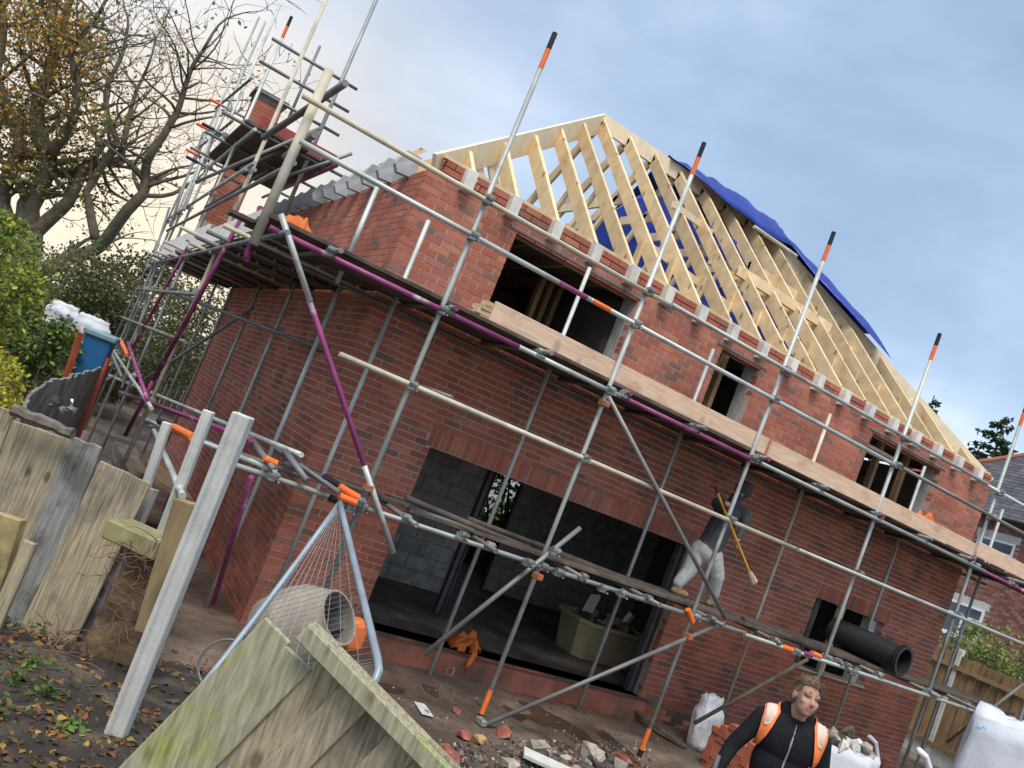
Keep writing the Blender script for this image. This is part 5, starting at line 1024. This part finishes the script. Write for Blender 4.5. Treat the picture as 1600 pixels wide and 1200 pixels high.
# worker in the foreground
def worker_front():
    base = PD(1270, 1048, 5.45); gz = gh(base.x, base.y); ppl = thing('person', 'person in black zip jacket and orange vest walking towards the fallen fence panel', 'person')
    ppl.location = (0, 0, 0); top = base.z; hgt = top-gz
    fd = Vector((CAM.x-base.x, CAM.y-base.y, 0)).normalized(); fd = (rotz(.18) @ fd); sdv = Vector((-fd.y, fd.x, 0))   # sdv: the person's left (image right)
    k = hgt/1.80
    def L(x, y, z): return Vector((base.x, base.y, gz))+sdv*(x*k)+fd*((-y)*k)+Vector((0, 0, z*k))    # x: to the person's left, y: backwards, z: up
    P = []; c = lambda a, b, ra, rb, m, **kw: P.append(dict(k='c', a=L(*a), b=L(*b), ra=ra*k, rb=rb*k, m=m, **kw))
    Rb = Matrix((sdv, -fd, Vector((0, 0, 1)))).transposed()       # columns: x left, y backwards, z up
    el = lambda a, s, m, rot=None: P.append(dict(k='e', c=L(*a), s=tuple(q*k for q in s), rot=(Rb @ (rot or Matrix.Identity(3))).to_4x4(), m=m))
    # legs: mid stride
    c((-.09, 0, .93), (-.11, -.08, .50), .092, .062, 'trouser'); c((-.11, -.08, .50), (-.11, .02, .10), .062, .048, 'trouser')
    c((.09, .02, .93), (.10, .04, .50), .092, .062, 'trouser'); c((.10, .04, .50), (.11, .20, .12), .062, .048, 'trouser')
    el((-.11, -.06, .05), (.048, .13, .05), 'boot'); el((.11, .15, .06), (.048, .13, .05), 'boot')
    # torso
    el((0, .01, .98), (.17, .125, .15), 'trouser'); el((0, 0, 1.15), (.175, .125, .20), 'jacket'); el((0, -.005, 1.33), (.20, .135, .18), 'jacket'); c((-.14, .0, 1.42), (.14, .0, 1.42), .075, .075, 'jacket')
    c((0, .01, 1.44), (0, -.04, 1.56), .062, .056, 'skin'); c((-.05, .01, 1.50), (.05, .01, 1.50), .068, .068, 'jacket'); c((-.03, .04, 1.54), (.03, .04, 1.54), .055, .055, 'jacket')
    # arms hanging and slightly out, gloved hands closed on a tool
    c((-.19, .0, 1.41), (-.31, -.01, 1.16), .062, .050, 'jacket'); c((-.31, -.01, 1.16), (-.37, -.12, .94), .050, .036, 'jacket')
    c((.19, .0, 1.41), (.27, .03, 1.15), .062, .050, 'jacket'); c((.27, .03, 1.15), (.29, -.06, .90), .050, .036, 'jacket')
    hand(P, L(-.37, -.12, .93), L(-.385, -.16, .84)-L(-.37, -.12, .93), sdv, curl=.9); hand(P, L(.29, -.06, .89), L(.295, -.09, .80)-L(.29, -.06, .89), -sdv, curl=.9)
    RH_ = Rb @ Euler((-.18, .06, .32)).to_matrix(); hp, hf = head_prims(L(.0, -.085, 1.628), RH_); P += hp
    me = person_mesh(P, .0085, 3); me.materials.append(CLOTH)
    colors = dict(skin=(.42, .235, .17), lip=(.36, .165, .13), brow=(.20, .12, .08), eye=(.12, .085, .07), jacket=(.010, .011, .013), trouser=(.011, .013, .018), boot=(.05, .035, .02), glove=(.045, .05, .06)); paint(me, P, colors)
    me.polygons.foreach_set('use_smooth', [True]*len(me.polygons)); body = obj('body', me, ppl)
    inv = RH_.inverted(); hc_ = L(.0, -.085, 1.628)
    def hs(co, n_):
        q = inv @ (co-hc_); return q.length < .19 and ((q.z > .074 and q.y < .02) or (q.z > .02 and q.y > -.045 and abs(q.x) > .055) or (q.y > .02 and q.z > -.02 and not (abs(q.x) > .07 and q.z < .03)) or (q.y > .055 and q.z > -.055))
    shell(me, hs, lambda co: (lambda q: .004+.026*ss(.06, .105, q.z)+(.004+.010*ss(.05, .1, q.z))*fr(5, co.x*38, co.y*38, co.z*22))(inv @ (co-hc_)), 'hair', mat('brown hair', (.15, .10, .06), rough=.7, var=.5, scale=60, stretch=(1, 1, .25), bump=.5, bscale=120), ppl)
    hm = MB(); cand = [v for v in me.vertices if hs(v.co, v.normal)]; rnd.seed(12)
    for k_ in range(900):
        v = rnd.choice(cand); q = inv @ (v.co-hc_); top_ = ss(.05, .1, q.z); st_ = v.co+v.normal*(.002+.022*top_); dv = (v.normal*.7+RH_ @ Vector((rnd.gauss(.2, .5), -.6*top_+.1, .2*top_-.8*(1-top_)))+Vector((rnd.gauss(0, .25), rnd.gauss(0, .25), rnd.gauss(0, .2)))).normalized(); Ls = (.010+.024*top_)*rnd.uniform(.6, 1.3)
        t_ = rnd.uniform(.6, 1.5); hm.path([st_-dv*.006, st_+dv*Ls*.5, st_+(dv+RH_ @ Vector((0, -.35, -.25))).normalized()*Ls], [.0016, .0014, .0005], 3, (.15*t_, .10*t_, .06*t_))
    hm.build('hair_strands', mat('hair strand', (.15, .1, .06), rough=.6, var=.1, attr='col'), ppl, True, kind='stuff')
    iR = Rb.inverted(); b_ = Vector((base.x, base.y, gz))
    def loc(co): q = iR @ (co-b_); return q/k
    def vest(co, n_):
        q = loc(co); ax = abs(q.x); return q.z < 1.53 and q.y < .2 and ((q.z > 1.19 and .105+.24*max(0, 1.47-q.z) < ax < .205) or (q.y > .03 and ax < .2 and q.z > 1.0) or (q.x > .15 and .98 < q.z < 1.12))
    shell(me, vest, .010, 'vest', mat('orange vest', (.85, .22, .06), rough=.7, var=.12, scale=8), ppl, .004)
    def tape(co, n_):
        q = loc(co); return .118+.24*max(0, 1.47-q.z) < abs(q.x) < .192 and 1.37 < q.z < 1.52 and q.y < .06
    for sg in (-1, 1): shell(me, lambda co, n_, sg=sg: tape(co, n_) and loc(co).x*sg > 0, .0165, 'reflective_tape', mat('pale tape', (.72, .50, .38), rough=.5, var=.1), ppl, .002)
    def zipf(co, n_):
        q = loc(co); return abs(q.x-.0) < .009 and q.y < -.03 and .98 < q.z < 1.47
    shell(me, zipf, .003, 'zip', mat('zip', (.30, .31, .32), rough=.5, metal=.4), ppl, .003)
    def tee(co, n_):
        q = loc(co); return abs(q.x) < .05 and q.y < -.02 and 1.44 < q.z < 1.50
    h1 = L(-.385, -.165, .85); m = MB(); m.tube(h1+Vector((0, 0, .25)), Vector((h1.x-.05, h1.y-.1, gh(h1.x, h1.y)+.02)), .016, 8); m.build('shovel_handle', GALVD, None, label='grey tool handle held low in the gloved hand of the worker', cat='tool')
worker_front()
# worker on the lower lift, back to the street, bent under the deck
def worker_scaffold():
    Y = -.72; Z0 = 1.464; ppl = thing('person', 'person in grey hoodie and pale trousers reaching along the wall on the scaffold', 'person')
    G = lambda x, y, dy=0: PY(x, y, Y+dy)
    f1 = G(1066, 920); f1.z = Z0+.05; f2 = G(1113, 942, -.05); f2.z = Z0+.05; hip = G(1104, 862); hL, hR = hip+Vector((-.07, .05, 0)), hip+Vector((.08, -.05, -.02))
    kn1 = G(1076, 892, .04); kn2 = G(1120, 900, -.08); sh = G(1141, 795, .06); nk = G(1150, 778, .08); hd = G(1164, 768, .12)
    P = []; c = lambda a, b, ra, rb, m, **kw: P.append(dict(k='c', a=a, b=b, ra=ra, rb=rb, m=m, **kw))
    an1 = f1+Vector((-.06, .03, .10)); an2 = f2+Vector((-.02, .02, .10))
    c(hL, kn1, .118, .092, 'trouser'); c(kn1, an1, .088, .072, 'trouser'); c(hR, kn2, .118, .095, 'trouser'); c(kn2, an2, .092, .078, 'trouser')
    for f_, d_ in ((an1, Vector((.10, -.03, 0))), (an2, Vector((.09, .05, 0)))):
        c(f_+Vector((0, 0, .02)), f_+Vector((.01, 0, -.08)), .055, .052, 'boot'); c(Vector((f_.x-.02, f_.y, Z0+.045)), Vector((f_.x, f_.y, Z0+.042))+d_*1.3, .046, .040, 'boot')
    P.append(dict(k='e', c=hip, s=(.17, .14, .14), m='trouser')); c(hip+Vector((.02, 0, .07)), sh-(sh-hip)*.15, .150, .165, 'hood', flat=.85); c(sh+Vector((-.12, .10, .0)), sh+Vector((.13, -.10, -.01)), .085, .085, 'hood')
    c(sh, nk, .085, .075, 'hood')
    rh = rotz(-1.1) @ Euler((-.5, 0, 0)).to_matrix(); hp, hf = head_prims(hd, rh); P += hp; P.append(dict(k='e', c=hd+Vector((-.015, .02, .02)), s=(.105, .115, .120), m='hood', bias=-.01))
    e1_ = G(1165, 818, -.2); h1 = G(1153, 840, -.24); c(sh+Vector((.14, -.13, -.02)), e1_, .068, .056, 'hood'); c(e1_, h1, .054, .042, 'hood')
    e2_ = G(1125, 805, -.05); h2 = G(1134, 790, -.25); c(sh+Vector((-.13, .04, -.03)), e2_+Vector((-.02, -.1, .03)), .068, .056, 'hood'); c(e2_+Vector((-.02, -.1, .03)), h2, .052, .040, 'hood')
    e3 = G(1180, 772, .1)
    hand(P, h1, (h1-e1_), Vector((-1, 0, 0)), curl=1.0, m='skin'); hand(P, h2, (h2-e2_), Vector((0, 0, 1)), curl=1.0, m='skin')
    me = person_mesh(P, .011, 3); me.materials.append(CLOTH); paint(me, P, dict(skin=(.42, .24, .17), lip=(.35, .15, .12), brow=(.1, .06, .04), eye=(.04, .03, .03), hood=(.075, .076, .085), trouser=(.44, .44, .40), boot=(.30, .20, .11)))
    me.polygons.foreach_set('use_smooth', [True]*len(me.polygons)); obj('body', me, ppl)
    bt = thing('broom', 'yellow handled brush held slanting by the worker on the scaffold', 'broom'); a = G(1121, 770, -.28); b = G(1172, 896, -.30); m = MB(); m.tube(a, b, .014, 8); m.build('handle', mat('yellow handle', (.70, .38, .03), rough=.5, var=.1), bt)
    d_ = (b-a).normalized(); m = MB(); m.tube(b-d_*.02, b+d_*.05, .025, 8, r1=.045); m.tube(b+d_*.05, b+d_*.13, .045, 8, r1=.055); m.build('brush_head', mat('bristle', (.48, .38, .26), var=.3, scale=30), bt); m = MB(); m.tube(a-d_*.08, a+d_*.0, .016, 8); m.build('grip', BLACKP, bt)
worker_scaffold()
# ---------------------------------------------------------------- origins at the base of each thing
bpy.context.view_layer.update()
for o in [o for o in bpy.data.objects if o.parent is None and o.type in ('EMPTY', 'MESH') and o.get('kind') != 'structure']:
    pts = []
    for q in [o]+list(o.children_recursive):
        if q.type == 'MESH': pts += [q.matrix_world @ Vector(c) for c in q.bound_box]
    if not pts: continue
    lo = Vector([min(p[i] for p in pts) for i in range(3)]); hi = Vector([max(p[i] for p in pts) for i in range(3)]); base = Vector(((lo.x+hi.x)/2, (lo.y+hi.y)/2, lo.z))
    if o.type == 'EMPTY':
        o.location = base; o.empty_display_size = .3
        for q in o.children: q.matrix_parent_inverse = Matrix.Translation(-base)
    elif o.location.length < 1e-6 and not o.children and o.rotation_euler.x == 0:
        o.data.transform(Matrix.Translation(-base)); o.location = base
